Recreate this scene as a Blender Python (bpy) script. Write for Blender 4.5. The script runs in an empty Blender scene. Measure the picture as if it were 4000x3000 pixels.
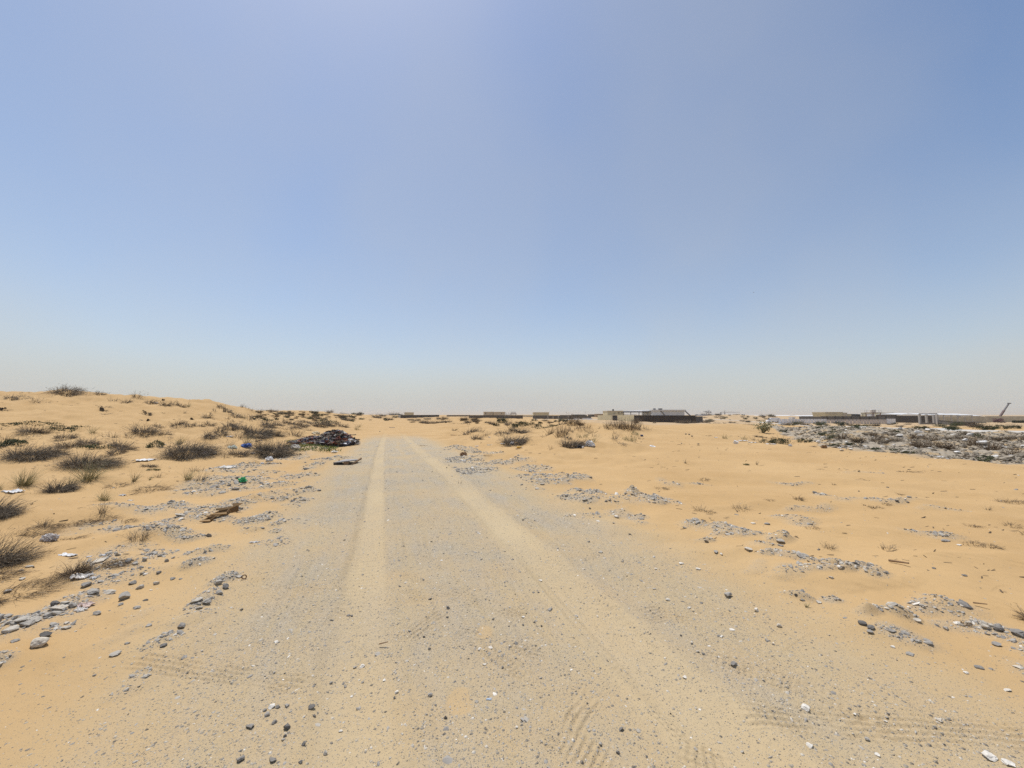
import bpy, math, random
import numpy as np
from mathutils import Vector, Matrix

R = math.radians
SC = bpy.context.scene
COL = SC.collection

# ---------------------------------------------------------------- camera, sky, sun, exposure
F_PX, CXP, CYP = 1502.0, 2000.0, 1500.0        # focal length and centre in photograph pixels
PITCH = math.atan((1618.0 - 1500.0) / F_PX)    # the phone is tipped up a little
EYE = 1.45
cam = bpy.data.cameras.new('camera')
cam.sensor_fit = 'HORIZONTAL'
cam.sensor_width = 36.0
cam.lens = 36.0 * F_PX / 4000.0
cam.clip_start = 0.05
cam.clip_end = 20000.0
camo = bpy.data.objects.new('camera', cam)
camo.location = (0, 0, EYE)
camo.rotation_euler = (math.pi / 2 + PITCH, 0, 0)
COL.objects.link(camo)
SC.camera = camo

SUN_EL, SUN_AZ = R(71.0), R(-38.0)             # high, ahead and to the left
VEIL = [(0.0, .92), (.05, .84), (.13, .44), (.26, .16), (.45, .05), (.7, .0)]
VEIL_COL = (4.12, 4.16, 4.06)
world = bpy.data.worlds.new('World')
SC.world = world
world.use_nodes = True
wn = world.node_tree.nodes
wn.clear()
sky = wn.new('ShaderNodeTexSky')
sky.sky_type = 'NISHITA'
sky.sun_disc = False
sky.sun_elevation = SUN_EL
sky.sun_rotation = SUN_AZ
sky.altitude = 0
sky.air_density = 1.0
sky.dust_density = 0.85
sky.ozone_density = 2.2
# thin dusty veil in the sky: thick towards the horizon, faintly uneven higher up
wl = world.node_tree.links
wtc = wn.new('ShaderNodeTexCoord'); wsep = wn.new('ShaderNodeSeparateXYZ'); wl.new(wtc.outputs['Generated'], wsep.inputs[0])
wr = wn.new('ShaderNodeValToRGB'); wl.new(wsep.outputs[2], wr.inputs[0])
wr.color_ramp.interpolation = 'B_SPLINE'
wel = wr.color_ramp.elements
for q in VEIL[2:]:
    wel.new(.5)
for e_, (q, f_) in zip(wel, VEIL):
    e_.position = q; e_.color = (f_, f_, f_, 1)
wnz = wn.new('ShaderNodeTexNoise'); wnz.inputs['Scale'].default_value = 1.9; wnz.inputs['Detail'].default_value = 3; wnz.inputs['Roughness'].default_value = .45
wl.new(wtc.outputs['Generated'], wnz.inputs['Vector'])
wnr = wn.new('ShaderNodeMapRange'); wl.new(wnz.outputs[0], wnr.inputs[0])
for i_, q in enumerate((.36, .66, 0.0, .22)):
    wnr.inputs[i_ + 1].default_value = q
wad2 = wn.new('ShaderNodeMath'); wad2.operation = 'ADD'; wl.new(wr.outputs[0], wad2.inputs[0]); wl.new(wnr.outputs[0], wad2.inputs[1]); wad2.use_clamp = True
wmx = wn.new('ShaderNodeMix'); wmx.data_type = 'RGBA'
wl.new(wad2.outputs[0], wmx.inputs[0]); wl.new(sky.outputs[0], wmx.inputs[6]); wmx.inputs[7].default_value = (*VEIL_COL, 1)
bg = wn.new('ShaderNodeBackground')
bg.inputs['Strength'].default_value = 0.138
wo = wn.new('ShaderNodeOutputWorld')
wl.new(wmx.outputs[2], bg.inputs[0])
wl.new(bg.outputs[0], wo.inputs[0])

sl = bpy.data.lights.new('sun', 'SUN')
sl.energy = 4.0
sl.angle = R(0.53)
sl.color = (1.0, 0.955, 0.89)
so = bpy.data.objects.new('sun', sl)
sd = Vector((math.sin(SUN_AZ) * math.cos(SUN_EL), math.cos(SUN_AZ) * math.cos(SUN_EL), math.sin(SUN_EL)))
so.rotation_euler = sd.to_track_quat('Z', 'Y').to_euler()
so.location = (0, 0, 60)
COL.objects.link(so)

vs = SC.view_settings
vs.view_transform = 'Standard'
vs.look = 'None'
vs.exposure = 0.0
vs.gamma = 1.0
vs.use_curve_mapping = False
SC.cycles.max_bounces = 6
SC.cycles.diffuse_bounces = 3
SC.cycles.volume_bounces = 1
SC.cycles.use_denoising = False
SC.render.filter_size = 1.1

# ---------------------------------------------------------------- numpy helpers
def _hash(ix, iy, seed):
    h = (ix.astype(np.int64) * 374761393 + iy.astype(np.int64) * 668265263 + seed * 2147483647) & 0xFFFFFFFF
    h = ((h ^ (h >> 13)) * 1274126177) & 0xFFFFFFFF
    h = h ^ (h >> 16)
    return h

def gnoise(x, y, seed=0):
    x = np.asarray(x, float); y = np.asarray(y, float)
    ix = np.floor(x); iy = np.floor(y)
    fx = x - ix; fy = y - iy
    ux = fx * fx * fx * (fx * (fx * 6 - 15) + 10)
    uy = fy * fy * fy * (fy * (fy * 6 - 15) + 10)
    def g(ox, oy):
        a = _hash(ix + ox, iy + oy, seed) * (2 * math.pi / 4294967296.0)
        return np.cos(a) * (fx - ox) + np.sin(a) * (fy - oy)
    a = g(0, 0) * (1 - ux) + g(1, 0) * ux
    b = g(0, 1) * (1 - ux) + g(1, 1) * ux
    return (a * (1 - uy) + b * uy) * 1.5

def fbm(x, y, seed=0, oct=4, gain=0.5):
    s = 0; a = 1.0; t = 0
    for i in range(oct):
        s = s + a * gnoise(x * 2 ** i + 17.3 * i, y * 2 ** i - 9.1 * i, seed + i)
        t += a; a *= gain
    return s / t

def sstep(a, b, x):
    t = np.clip((np.asarray(x, float) - a) / (b - a), 0, 1)
    return t * t * (3 - 2 * t)

def pchip(xs, ys, q):
    xs = np.asarray(xs, float); ys = np.asarray(ys, float); q = np.clip(q, xs[0], xs[-1])
    h = np.diff(xs); d = np.diff(ys) / h
    m = np.zeros_like(xs); m[0] = d[0]; m[-1] = d[-1]
    for i in range(1, len(xs) - 1):
        if d[i - 1] * d[i] > 0:
            w1 = 2 * h[i] + h[i - 1]; w2 = h[i] + 2 * h[i - 1]
            m[i] = (w1 + w2) / (w1 / d[i - 1] + w2 / d[i])
    k = np.clip(np.searchsorted(xs, q, side='right') - 1, 0, len(xs) - 2)
    t = (q - xs[k]) / h[k]
    return ((2 * t**3 - 3 * t**2 + 1) * ys[k] + (t**3 - 2 * t**2 + t) * h[k] * m[k]
            + (-2 * t**3 + 3 * t**2) * ys[k + 1] + (t**3 - t**2) * h[k] * m[k + 1])

def dz_of(py, Y):                       # height relative to the eye of a point at depth Y seen at photograph row py
    return Y * math.tan(math.atan((CYP - py) / F_PX) + PITCH)

def py_of(Y, dz):
    a = np.arctan2(dz, Y) - PITCH
    return CYP - F_PX * np.tan(a)

# ---------------------------------------------------------------- lie of the land: per direction, (row, distance) pairs
NEAR = [(0.5, 0.0), (3.0, 0.0), (6.0, 0.0)]
CT = {
 -500: [(1850, 8.4), (1775, 11.0), (1690, 15.5), (1610, 21), (1550, 26), (1529, 31), (1540, 40), (1600, 60), (1617, 150)],
 0:    [(1850, 8.8), (1780, 11.5), (1700, 16), (1620, 22), (1560, 27), (1537, 32), (1548, 41), (1600, 60), (1617, 150)],
 300:  [(1850, 9.0), (1780, 12), (1700, 17), (1640, 22), (1580, 27.5), (1539, 33), (1552, 42), (1605, 70), (1617, 150)],
 600:  [(1850, 9.4), (1780, 13), (1720, 17.5), (1660, 23), (1600, 29), (1557, 36), (1565, 44), (1608, 80), (1617, 150)],
 800:  [(1850, 9.4), (1780, 13.3), (1720, 18.5), (1660, 25), (1610, 32), (1564, 40), (1572, 47), (1608, 85), (1617, 150)],
 950:  [(1850, 9.4), (1780, 13.6), (1720, 20), (1680, 25.5), (1650, 31), (1612, 40), (1592, 46), (1600, 55), (1606, 95), (1618, 170)],
 1050: [(1850, 9.4), (1780, 13.8), (1725, 21), (1695, 26), (1668, 33), (1642, 43), (1624, 54), (1618, 72), (1605, 95), (1608, 115), (1618, 220)],
 1200: [(1850, 9.4), (1780, 14.2), (1728, 22), (1697, 30), (1668, 41), (1648, 56), (1628, 76), (1607, 97), (1609, 118), (1618, 240)],
 1300: [(1850, 9.4), (1780, 14.4), (1730, 22.5), (1700, 31), (1672, 43), (1650, 61), (1631, 86), (1614, 112), (1616, 140), (1619, 260)],
 1400: [(1850, 9.4), (1780, 14.5), (1730, 23), (1700, 33), (1675, 47), (1650, 75), (1634, 115), (1620, 165), (1620, 300)],
 1600: [(1850, 9.4), (1780, 14.5), (1730, 23), (1700, 33), (1675, 47), (1650, 78), (1641, 115), (1637, 190), (1631, 260), (1623, 500)],
 1780: [(1850, 9.4), (1780, 14.4), (1730, 22.5), (1700, 31), (1672, 44), (1650, 66), (1636, 90), (1640, 120), (1637, 200), (1630, 280), (1623, 500)],
 1950: [(1850, 9.4), (1780, 14), (1730, 20.5), (1700, 27), (1672, 38), (1652, 58), (1641, 78), (1641, 120), (1638, 200), (1631, 280), (1623, 500)],
 2080: [(1850, 9.4), (1780, 13.6), (1735, 19), (1700, 25.5), (1672, 37), (1655, 56), (1645, 78), (1643, 120), (1639, 200), (1631, 300), (1623, 500)],
 2200: [(1850, 9.4), (1780, 13.4), (1738, 18), (1695, 25), (1670, 33), (1656, 41), (1654, 70), (1646, 120), (1641, 190), (1632, 320), (1623, 600)],
 2400: [(1850, 9.4), (1780, 13.3), (1745, 16.6), (1705, 22.5), (1674, 29), (1668, 33), (1667, 45), (1656, 90), (1648, 132), (1640, 200), (1623, 600)],
 2560: [(1850, 9.4), (1780, 13.3), (1742, 17), (1705, 23), (1685, 28.5), (1675, 34), (1668, 46), (1656, 92), (1650, 130), (1640, 210), (1624, 500)],
 2700: [(1850, 9.4), (1780, 13.3), (1720, 20), (1702, 24), (1694, 29), (1676, 35), (1663, 42), (1656, 90), (1650, 135), (1638, 205), (1625, 420)],
 2800: [(1850, 9.4), (1780, 13.3), (1722, 20.2), (1709, 22.8), (1707, 26), (1682, 33), (1659, 39), (1656, 70), (1654, 95), (1648, 140), (1636, 200), (1624, 290), (1624, 400)],
 3000: [(1850, 9.4), (1780, 13.3), (1734, 18.8), (1730, 22), (1714, 27), (1690, 35), (1666, 46), (1660, 62), (1652, 165), (1637, 230), (1625, 320)],
 3100: [(1850, 9.4), (1780, 13.4), (1743, 17.4), (1742, 20), (1730, 24), (1702, 31), (1676, 42), (1663, 60), (1655, 150), (1639, 230), (1625, 330)],
 3200: [(1850, 9.4), (1780, 13.5), (1750, 16.4), (1752, 18.2), (1735, 20.5), (1700, 25.5), (1680, 30), (1668, 46), (1656, 140), (1640, 220)],
 3400: [(1850, 9.4), (1790, 12.6), (1767, 14.6), (1771, 16.2), (1752, 18), (1705, 22.5), (1688, 26), (1673, 44), (1661, 105), (1655, 150), (1640, 230)],
 3700: [(1860, 9.0), (1796, 12.1), (1804, 13.8), (1785, 15.2), (1722, 20), (1700, 23.5), (1684, 31), (1672, 52), (1656, 125), (1648, 200)],
 4000: [(1860, 9.0), (1814, 11.1), (1828, 12.6), (1808, 14), (1738, 18), (1708, 21.5), (1692, 26), (1676, 45), (1656, 120), (1650, 160)],
 4500: [(1868, 8.8), (1836, 10.2), (1852, 11.6), (1830, 13), (1748, 17), (1715, 20.5), (1697, 24.5), (1678, 44), (1657, 118), (1650, 160)],
}
LY = np.linspace(math.log(0.5), math.log(9000), 700)
_cx = sorted(CT)
_cols = []
for cx_ in _cx:
    pts = [(math.log(Y), z) for Y, z in NEAR] + [(math.log(Y), EYE + dz_of(py, Y)) for py, Y in CT[cx_]]
    zl = dz_of(1621.0, 1500.0) + EYE
    pts += [(math.log(1500), min(zl, -2.0)), (math.log(9000), -16.0)]
    _cols.append(pchip([p[0] for p in pts], [p[1] for p in pts], LY))
_cols = np.array(_cols)
PXF = np.linspace(_cx[0], _cx[-1], 251)
ZT = np.stack([pchip(_cx, _cols[:, j], PXF) for j in range(len(LY))], axis=1)

def z_base(X, Y):
    Yc = np.maximum(Y, 0.9)
    px = np.clip(CXP + F_PX * X / Yc, PXF[0], PXF[-1])
    a = (px - PXF[0]) / (PXF[1] - PXF[0]); i = np.clip(a.astype(int), 0, len(PXF) - 2); a = a - i
    b = (np.clip(np.log(Yc), LY[0], LY[-1]) - LY[0]) / (LY[1] - LY[0]); j = np.clip(b.astype(int), 0, len(LY) - 2); b = b - j
    return (ZT[i, j] * (1 - a) * (1 - b) + ZT[i + 1, j] * a * (1 - b) + ZT[i, j + 1] * (1 - a) * b + ZT[i + 1, j + 1] * a * b)

_ty = [-30, -8, 0, 1.7, 2.4, 3.4, 5.8, 9.64, 14.5, 25, 38, 60]
_tx = [9.5, 3.0, .75, .18, -.09, -.41, -1.2, -2.48, -4.1, -7.5, -11.6, -18]
def track_s(X, Y):
    return X - pchip(_ty, _tx, np.asarray(Y, float))

def gpt(px, py):                       # pixel to ground on the base shape alone (used for patches)
    u = (px - CXP) / F_PX
    Ys = np.exp(np.linspace(math.log(1.2), math.log(600), 1500))
    p = py_of(Ys, z_base(u * Ys, Ys) - EYE)
    k = int(np.argmax(p <= py)) if (p <= py).any() else len(Ys) - 1
    return u * Ys[k], Ys[k]

# grey gravel left beside the track: (column, row, half width, half height in the photo, amount, heap height in m)
PATCH = [
 (540, 2068, 190, 16, .9, .03), (700, 2100, 90, 16, 1, .04), (800, 2108, 40, 14, 1, .05), (860, 2165, 60, 28, .9, .05), (820, 2225, 40, 16, .9, .05),
 (560, 2185, 150, 40, .55, .02), (520, 2250, 170, 50, .5, .02), (330, 2370, 90, 36, .75, .05), (230, 2430, 150, 40, .7, .04), (110, 2490, 110, 34, .6, .03), (30, 2430, 70, 28, .8, .05), (25, 2630, 50, 40, .7, .05),
 (915, 2265, 40, 34, .8, .03), (870, 2340, 40, 36, .9, .05), (800, 2425, 40, 36, .8, .04), (705, 2515, 40, 30, .7, .04), (660, 2545, 40, 22, .5, .02), (580, 2690, 50, 50, .5, .02),
 (620, 2415, 40, 40, .3, .01), (560, 2500, 40, 40, .25, .01),
 (665, 1997, 80, 22, .9, .05), (560, 1990, 60, 10, .6, .03), (470, 1980, 60, 8, .7, .03), (860, 1990, 120, 18, 1, .06), (990, 1960, 60, 26, 1, .10), (880, 2035, 110, 16, .9, .05), (1040, 2028, 60, 20, .9, .05), (780, 2025, 70, 16, .9, .05), (690, 2040, 80, 10, .6, .03),
 (915, 1890, 120, 28, .95, .07), (860, 1925, 120, 14, .7, .04), (985, 1826, 80, 20, .95, .08), (900, 1835, 70, 12, .7, .04), (1040, 1845, 90, 10, .6, .03), (1130, 1790, 80, 12, .7, .05), (1110, 1898, 45, 16, 1, .10), (1120, 1953, 32, 16, 1, .08), (1190, 1922, 50, 12, .9, .07), (1195, 1860, 60, 9, .8, .06), (1200, 1960, 30, 14, .8, .05), (1170, 1975, 50, 10, .6, .03), (1280, 1800, 50, 14, .95, .12), (1245, 1820, 40, 10, .9, .08), (1180, 1850, 60, 8, .5, .03),
 (1130, 2045, 24, 24, .8, .05), (1090, 2085, 26, 12, .7, .04), (1010, 2070, 46, 14, .8, .05), (1100, 2130, 60, 16, .5, .02), (1240, 1755, 60, 10, .6, .03),
 (1800, 1750, 45, 10, 1, .10), (1860, 1768, 50, 10, 1, .12), (1940, 1775, 34, 12, 1, .12), (2015, 1806, 50, 14, 1, .13), (1820, 1795, 70, 12, .8, .05), (1930, 1808, 50, 10, .9, .08), (2090, 1830, 70, 10, .9, .07), (1860, 1835, 80, 12, .7, .03), (2130, 1862, 120, 12, .8, .05), (2200, 1868, 60, 14, 1, .10), (2255, 1872, 40, 12, 1, .10), (2150, 1885, 70, 12, .9, .07), (2080, 1880, 50, 9, .7, .04), (2070, 1905, 40, 9, .6, .04),
 (2245, 1922, 45, 10, 1, .08), (2330, 1942, 50, 16, 1, .12), (2290, 1955, 50, 12, .9, .06), (2205, 1955, 40, 10, 1, .06), (2460, 1932, 40, 14, 1, .13), (2520, 1955, 50, 16, 1, .14), (2560, 1978, 30, 8, .9, .06), (2430, 1975, 110, 14, .5, .03), (2600, 1960, 50, 10, .5, .03), (2610, 1888, 50, 9, .5, .03), (2730, 1896, 50, 9, .6, .05),
 (2300, 2010, 90, 9, .4, .02), (2400, 2015, 40, 12, .8, .05), (2480, 2028, 40, 12, .8, .05), (2500, 2060, 30, 10, .6, .03), (2700, 2058, 50, 12, .9, .06), (2790, 2072, 60, 14, 1, .08), (2880, 2085, 60, 14, 1, .08), (2760, 2085, 40, 8, .6, .04), (2740, 2118, 35, 10, .9, .06), (2850, 2100, 60, 10, .6, .03),
 (3080, 2036, 60, 13, .9, .06), (3030, 2120, 44, 20, .9, .10), (2960, 2150, 50, 12, .6, .05), (2990, 2190, 60, 12, .8, .05), (3100, 2205, 70, 14, 1, .08), (3210, 2215, 70, 14, 1, .08), (3310, 2230, 60, 14, .9, .06), (3170, 2258, 100, 12, .7, .04), (3290, 2260, 60, 14, 1, .07), (3385, 2285, 50, 20, .9, .07), (3070, 2335, 40, 12, .8, .05), (3190, 2350, 40, 16, .7, .05), (3010, 2255, 60, 14, .5, .02), (2900, 2230, 60, 12, .5, .02),
 (3340, 2425, 50, 18, .9, .06), (3430, 2420, 60, 20, .9, .06), (3560, 2390, 80, 20, .8, .05), (3680, 2400, 80, 28, .8, .05), (3620, 2440, 100, 20, .5, .02), (3830, 2470, 80, 34, .7, .05), (3930, 2540, 90, 34, .7, .05), (3490, 2510, 70, 26, .6, .03), (3960, 2640, 70, 50, .4, .02),
 (3400, 1975, 120, 9, .7, .04), (3210, 1955, 40, 8, .6, .04), (3650, 2118, 50, 14, .8, .05), (3560, 2095, 70, 14, .5, .02), (3640, 2005, 70, 6, .5, .03), (3130, 1995, 90, 7, .5, .03), (3350, 1850, 60, 4, .4, .02), (3060, 1893, 60, 6, .5, .03),
]
PG = []
_pr = random.Random(7)
for px, py, hw, hh, am, ht in PATCH:
    X, Y = gpt(px, py)
    hy = max(hh * Y * Y / (F_PX * EYE), 0.06)
    hx = max(hw * Y / F_PX, 0.06)
    PG.append((X, Y, hx * 1.2, min(hy * 1.2, hx * 2.4), am, ht, _pr.uniform(-.25, .25)))

# tyre tread prints across the track: ground polylines from photo pixels, half width (m)
TREAD = []
for pl, w in [
  ([(2080, 2840), (2260, 2925), (2420, 3010)], .085), ([(2150, 2885), (2300, 2960), (2420, 3030)], .085),
  ([(1960, 2500), (2080, 2545), (2160, 2570)], .07), ([(2330, 2580), (2470, 2635)], .06),
  ([(1560, 2300), (1740, 2335), (1880, 2360), (2060, 2420)], .075), ([(1600, 2330), (1700, 2350)], .06),
  ([(2310, 2690), (2250, 2780), (2190, 2890)], .07), ([(2080, 2660), (1980, 2600), (1860, 2500), (1780, 2440)], .06), ([(1760, 2380), (1640, 2470), (1590, 2520)], .08), ([(1560, 2240), (1760, 2300), (1960, 2370), (2110, 2430)], .06), ([(2560, 2900), (2680, 2950), (2830, 2990)], .1), ([(2480, 2740), (2700, 2960)], .05), ([(1650, 1990), (1800, 2010), (1900, 2040)], .12),
  ([(2460, 2420), (2560, 2395), (2700, 2415)], .12), ([(2200, 2165), (2260, 2175), (2330, 2185)], .12),
  ([(2700, 2560), (2890, 2620), (3050, 2680), (3420, 2830)], .09), ([(2800, 2780), (3200, 2830), (3560, 2860), (4000, 2900)], .1),
  ([(560, 2596), (800, 2615), (1060, 2650)], .08), ([(1000, 2260), (1180, 2290), (1300, 2310)], .08),
  ([(1030, 2640), (1180, 2670), (1290, 2700)], .07),
  ]:
    P = np.array([gpt(*p) for p in pl]); TREAD.append((P, w))

SANDP = []
for q_, w_ in (((1795, 2740), 52), ((1900, 2478), 32)):
    X_, Y_ = gpt(*q_); SANDP.append((X_, Y_, w_ * Y_ / F_PX))

def poly_dist(X, Y, P):
    best = np.full(np.shape(X), 1e9); sgn = np.zeros(np.shape(X)); al = np.zeros(np.shape(X)); L = 0
    for a, b in zip(P[:-1], P[1:]):
        d = b - a; l = np.hypot(*d) + 1e-9; d = d / l
        t = np.clip((X - a[0]) * d[0] + (Y - a[1]) * d[1], 0, l)
        ex = X - a[0] - t * d[0]; ey = Y - a[1] - t * d[1]
        q = np.hypot(ex, ey); k = q < best
        best = np.where(k, q, best); sgn = np.where(k, ex * d[1] - ey * d[0], sgn); al = np.where(k, L + t, al); L += l
    return best, sgn, al

def patch_fields(X, Y):
    am = np.zeros_like(X); ht = np.zeros_like(X)
    wx = X + .12 * gnoise(X * 2.2, Y * 2.2, 31) * np.clip(Y / 5, .5, 2); wy = Y + .2 * gnoise(X * 2.0, Y * 2.0, 37) * np.clip(Y / 5, .5, 3)
    for px, py, hx, hy, a, h, rt in PG:
        m = (np.abs(X - px) < hx * 2.2 + .3) & (np.abs(Y - py) < hy * 2.2 + .5)
        if not m.any():
            continue
        dx = (wx[m] - px); dy = (wy[m] - py)
        c, s = math.cos(rt), math.sin(rt)
        d = np.sqrt(((dx * c + dy * s) / hx) ** 2 + ((-dx * s + dy * c) / hy) ** 2)
        f = 1 - sstep(.45, 1.35, d)
        am[m] = np.maximum(am[m], a * f)
        ht[m] = np.maximum(ht[m], h * (1 - sstep(.0, 1.25, d)))
    br = .62 + .9 * fbm(X * 3.3, Y * 3.3, 41, 3)
    return am * np.clip(br, 0, 1.15), ht

def fields(X, Y):
    """gravel cover, dusty wheel tracks, rubble cover, scrub ground"""
    s = track_s(X, Y) + .18 * fbm(X * .7, Y * .7, 3, 3)
    fade = (1 - sstep(24, 36, Y + 5 * fbm(X * .35, Y * .35, 5, 2)))
    inner = (1 - sstep(1.35, 2.5, np.where(s < 0, -s, s * .92)))
    n1 = fbm(X * .9, Y * .9, 11, 4)
    base = inner * np.clip(.66 + .75 * n1, .08, 1) * fade
    near = sstep(2, 9, Y)
    base = base * (.62 + .38 * near)
    wst = .11 + .04 * sstep(6, 2, Y)
    s0 = s; s = track_s(X, Y) + .03 * fbm(X * .9, Y * .9, 4, 2)
    dust = np.maximum(1 - sstep(wst, wst + .1, np.abs(s + .84)), 1 - sstep(wst + .05, wst + .2, np.abs(s - .84))) * (.75 + .5 * fbm(X * .5, Y * .5, 19, 2)) * (1 - sstep(26, 40, Y))
    dust = np.clip(dust, 0, 1) * (.72 + .28 * sstep(1.8, 5, Y)); s = s0
    mid = (1 - sstep(.05, .12, np.abs(s - .1 + .1 * np.sin(Y * .4)))) * sstep(9, 15, Y) * (1 - sstep(24, 34, Y))
    pa, ph = patch_fields(X, Y)
    grav = np.maximum(base * (1 - .9 * dust) * (1 - .5 * mid), pa)
    Yc = np.maximum(Y, .9); px = CXP + F_PX * X / Yc
    y0 = np.interp(px, [2950, 3050, 3200, 3400, 3700, 4000, 4600], [60, 31, 20.0, 16.0, 13.7, 12.4, 11.4])
    y1 = np.interp(px, [2950, 3050, 3200, 3400, 3700, 4000, 4600], [61, 46, 47, 40.5, 29.6, 24.8, 23.2])
    nn = fbm(X * .35, Y * .35, 23, 3)
    rub = sstep(-1.2, 1.0, Y - y0 + 5 * nn * sstep(3500, 3000, px)) * (1 - sstep(-.6, .8, Y - y1 + 1.2 * nn)) * (px > 2980)
    gv = sstep(60, 80, Y) * sstep(2150, 2350, px) * .25
    pack = (1 - sstep(1.35, 2.9, np.where(s < 0, -s * .95, s * .85))) * (1 - sstep(22, 34, Y)) * (1 - .15 * dust)
    for sx, sy, sr in SANDP:
        m = (np.abs(X - sx) < 2 * sr) & (np.abs(Y - sy) < 2 * sr)
        if m.any():
            f = sstep(.8, 1.15, np.hypot(X[m] - sx, (Y[m] - sy) * .8) / sr + .5 * gnoise(X[m] * 7, Y[m] * 7, 12))
            grav[m] *= .35 + .65 * f; pack[m] *= .62 + .38 * f
    return grav, dust, rub, gv, pack, np.clip(s, -8, 8), ph

def height(X, Y, fl=None):
    X = np.asarray(X, float); Y = np.asarray(Y, float)
    grav, dust, rub, gv, pack, _s, ph = fields(X, Y) if fl is None else fl
    z = z_base(X, Y)
    s = track_s(X, Y)
    off = sstep(1.6, 3.2, np.abs(s)) * (1 - .8 * rub)
    Yc = np.maximum(Y, .9); px = CXP + F_PX * X / Yc
    left = sstep(1500, 1150, px)
    midr = sstep(1650, 1800, px) * sstep(2600, 2450, px)
    scr = np.maximum(left, midr)
    z = z + off * .075 * fbm(X / 1.5, Y / 1.1, 51, 3) * sstep(1.5, 4, Y)
    z = z + off * np.maximum(scr, .22) * .16 * fbm(X / 1.15, Y / .95, 55, 3) * sstep(8, 14, Y) * (1 - sstep(45, 70, Y))
    z = z + neb_at(X, Y) + drift_at(X, Y) * sstep(1.2, 2.2, np.abs(s))
    z = z + off * scr * .34 * fbm(X / 3.2, Y / 2.4, 53, 3) * sstep(8, 16, Y)
    z = z + scr * .75 * fbm(X / 11, Y / 9, 57, 3) * sstep(45, 80, Y) * (1 - sstep(150, 240, Y))
    z = z + (1 - left) * .5 * np.abs(fbm(X / 18, Y / 14, 59, 3)) * sstep(180, 280, Y) * sstep(2900, 2700, px) * (1 - sstep(420, 600, Y))
    z = z + sstep(2730, 2800, px) * sstep(3050, 2950, px) * 2.4 * np.abs(fbm(X / 14, Y / 12, 61, 3)) * sstep(170, 220, Y) * (1 - sstep(320, 420, Y))
    z = z + 3.0 * fbm(X / 160, Y / 120, 63, 3) * sstep(600, 1100, Y)
    # wind-blown low drifts in front, right and left
    z = z + off * .035 * (1 - np.abs(gnoise(X / 1.9 + .3 * Y, Y / .9, 65)) * 2) * sstep(2.0, 3.5, Y) * (1 - sstep(7, 11, Y))
    # wheel ruts with low shoulders
    for c in (-.84, .84):
        d = np.abs(s + .03 * fbm(X * .9, Y * .9, 4, 2) - c)
        z = z - .03 * (1 - sstep(.08, .24, d)) + .018 * (sstep(.15, .25, d) * (1 - sstep(.25, .42, d))) * np.clip(.6 + fbm(X * 3, Y * 1.2, 77, 2), 0, 1.3)
    # many older passes: fine lines along the track, broken by wind, and cleat bars in the sandy ruts
    st = fbm(s * 5.5, Y * .35, 85, 3)
    z = z + pack * (.006 * st + .0035 * np.sin(s * 2 * math.pi / .085 + 1.5 * gnoise(X, Y * .4, 86)) * sstep(.05, .35, fbm(s * 1.6, Y * .5, 87, 2)) * (1 - sstep(7, 11, Y)))
    z = z + dust * .004 * np.sin((Y + .4 * np.abs(s)) * 2 * math.pi / .07) * sstep(-.1, .3, gnoise(X * .9, Y * .6, 88)) * (1 - sstep(4, 7, Y))
    # gravel heaps and lumpiness
    z = z + ph * (.75 + .6 * fbm(X * 4, Y * 4, 71, 2))
    z = z + grav * .012 * fbm(X * 9, Y * 9, 73, 2) + (1 - grav) * .004 * fbm(X * 5, Y * 5, 75, 2)
    # rubble bank
    z = z + rub * (.34 * fbm(X * .55, Y * .55, 81, 4, .6) + .09 * fbm(X * 2.2, Y * 2.2, 83, 3, .65))
    # tread prints
    if Y.ndim and (Y < 6).any():
        m = (Y < 7) & (Y > 1.2)
        if m.any():
            xm, ym = X[m], Y[m]; add = np.zeros_like(xm)
            wob = .012 * gnoise(xm * 6, ym * 6, 91)
            for P, w in TREAD:
                d, sg, al = poly_dist(xm, ym, P)
                e = (1 - sstep(w * .8, w, d)) * np.clip(.85 + .9 * gnoise(xm * 6, ym * 6, 93), 0, 1) * sstep(0, .12, al) * sstep(0, .12, np.hypot(*(P[1:] - P[:-1]).T).sum() - al)
                add += e * (.0048 * np.sin((sg + wob) * 2 * math.pi / .038) + .002 * np.sin(al * 2 * math.pi / .035))
            z[m] += add
    return z

def h1(X, Y):
    return float(height(np.array([X]), np.array([Y]))[0])

def ground_at(px, py, ymin=1.2):       # where the sight line of a photo pixel meets the ground
    u = (px - CXP) / F_PX
    Ys = np.exp(np.linspace(math.log(ymin), math.log(900), 1600))
    Z = height(u * Ys, Ys)
    p = py_of(Ys, Z - EYE)
    ok = p <= py
    k = int(np.argmax(ok)) if ok.any() else len(Ys) - 1
    return Vector((u * Ys[k], Ys[k], Z[k]))

def px_m(py_or_pt, n):                 # n photo pixels at that point, in metres
    return n * py_or_pt.y / F_PX
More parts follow.
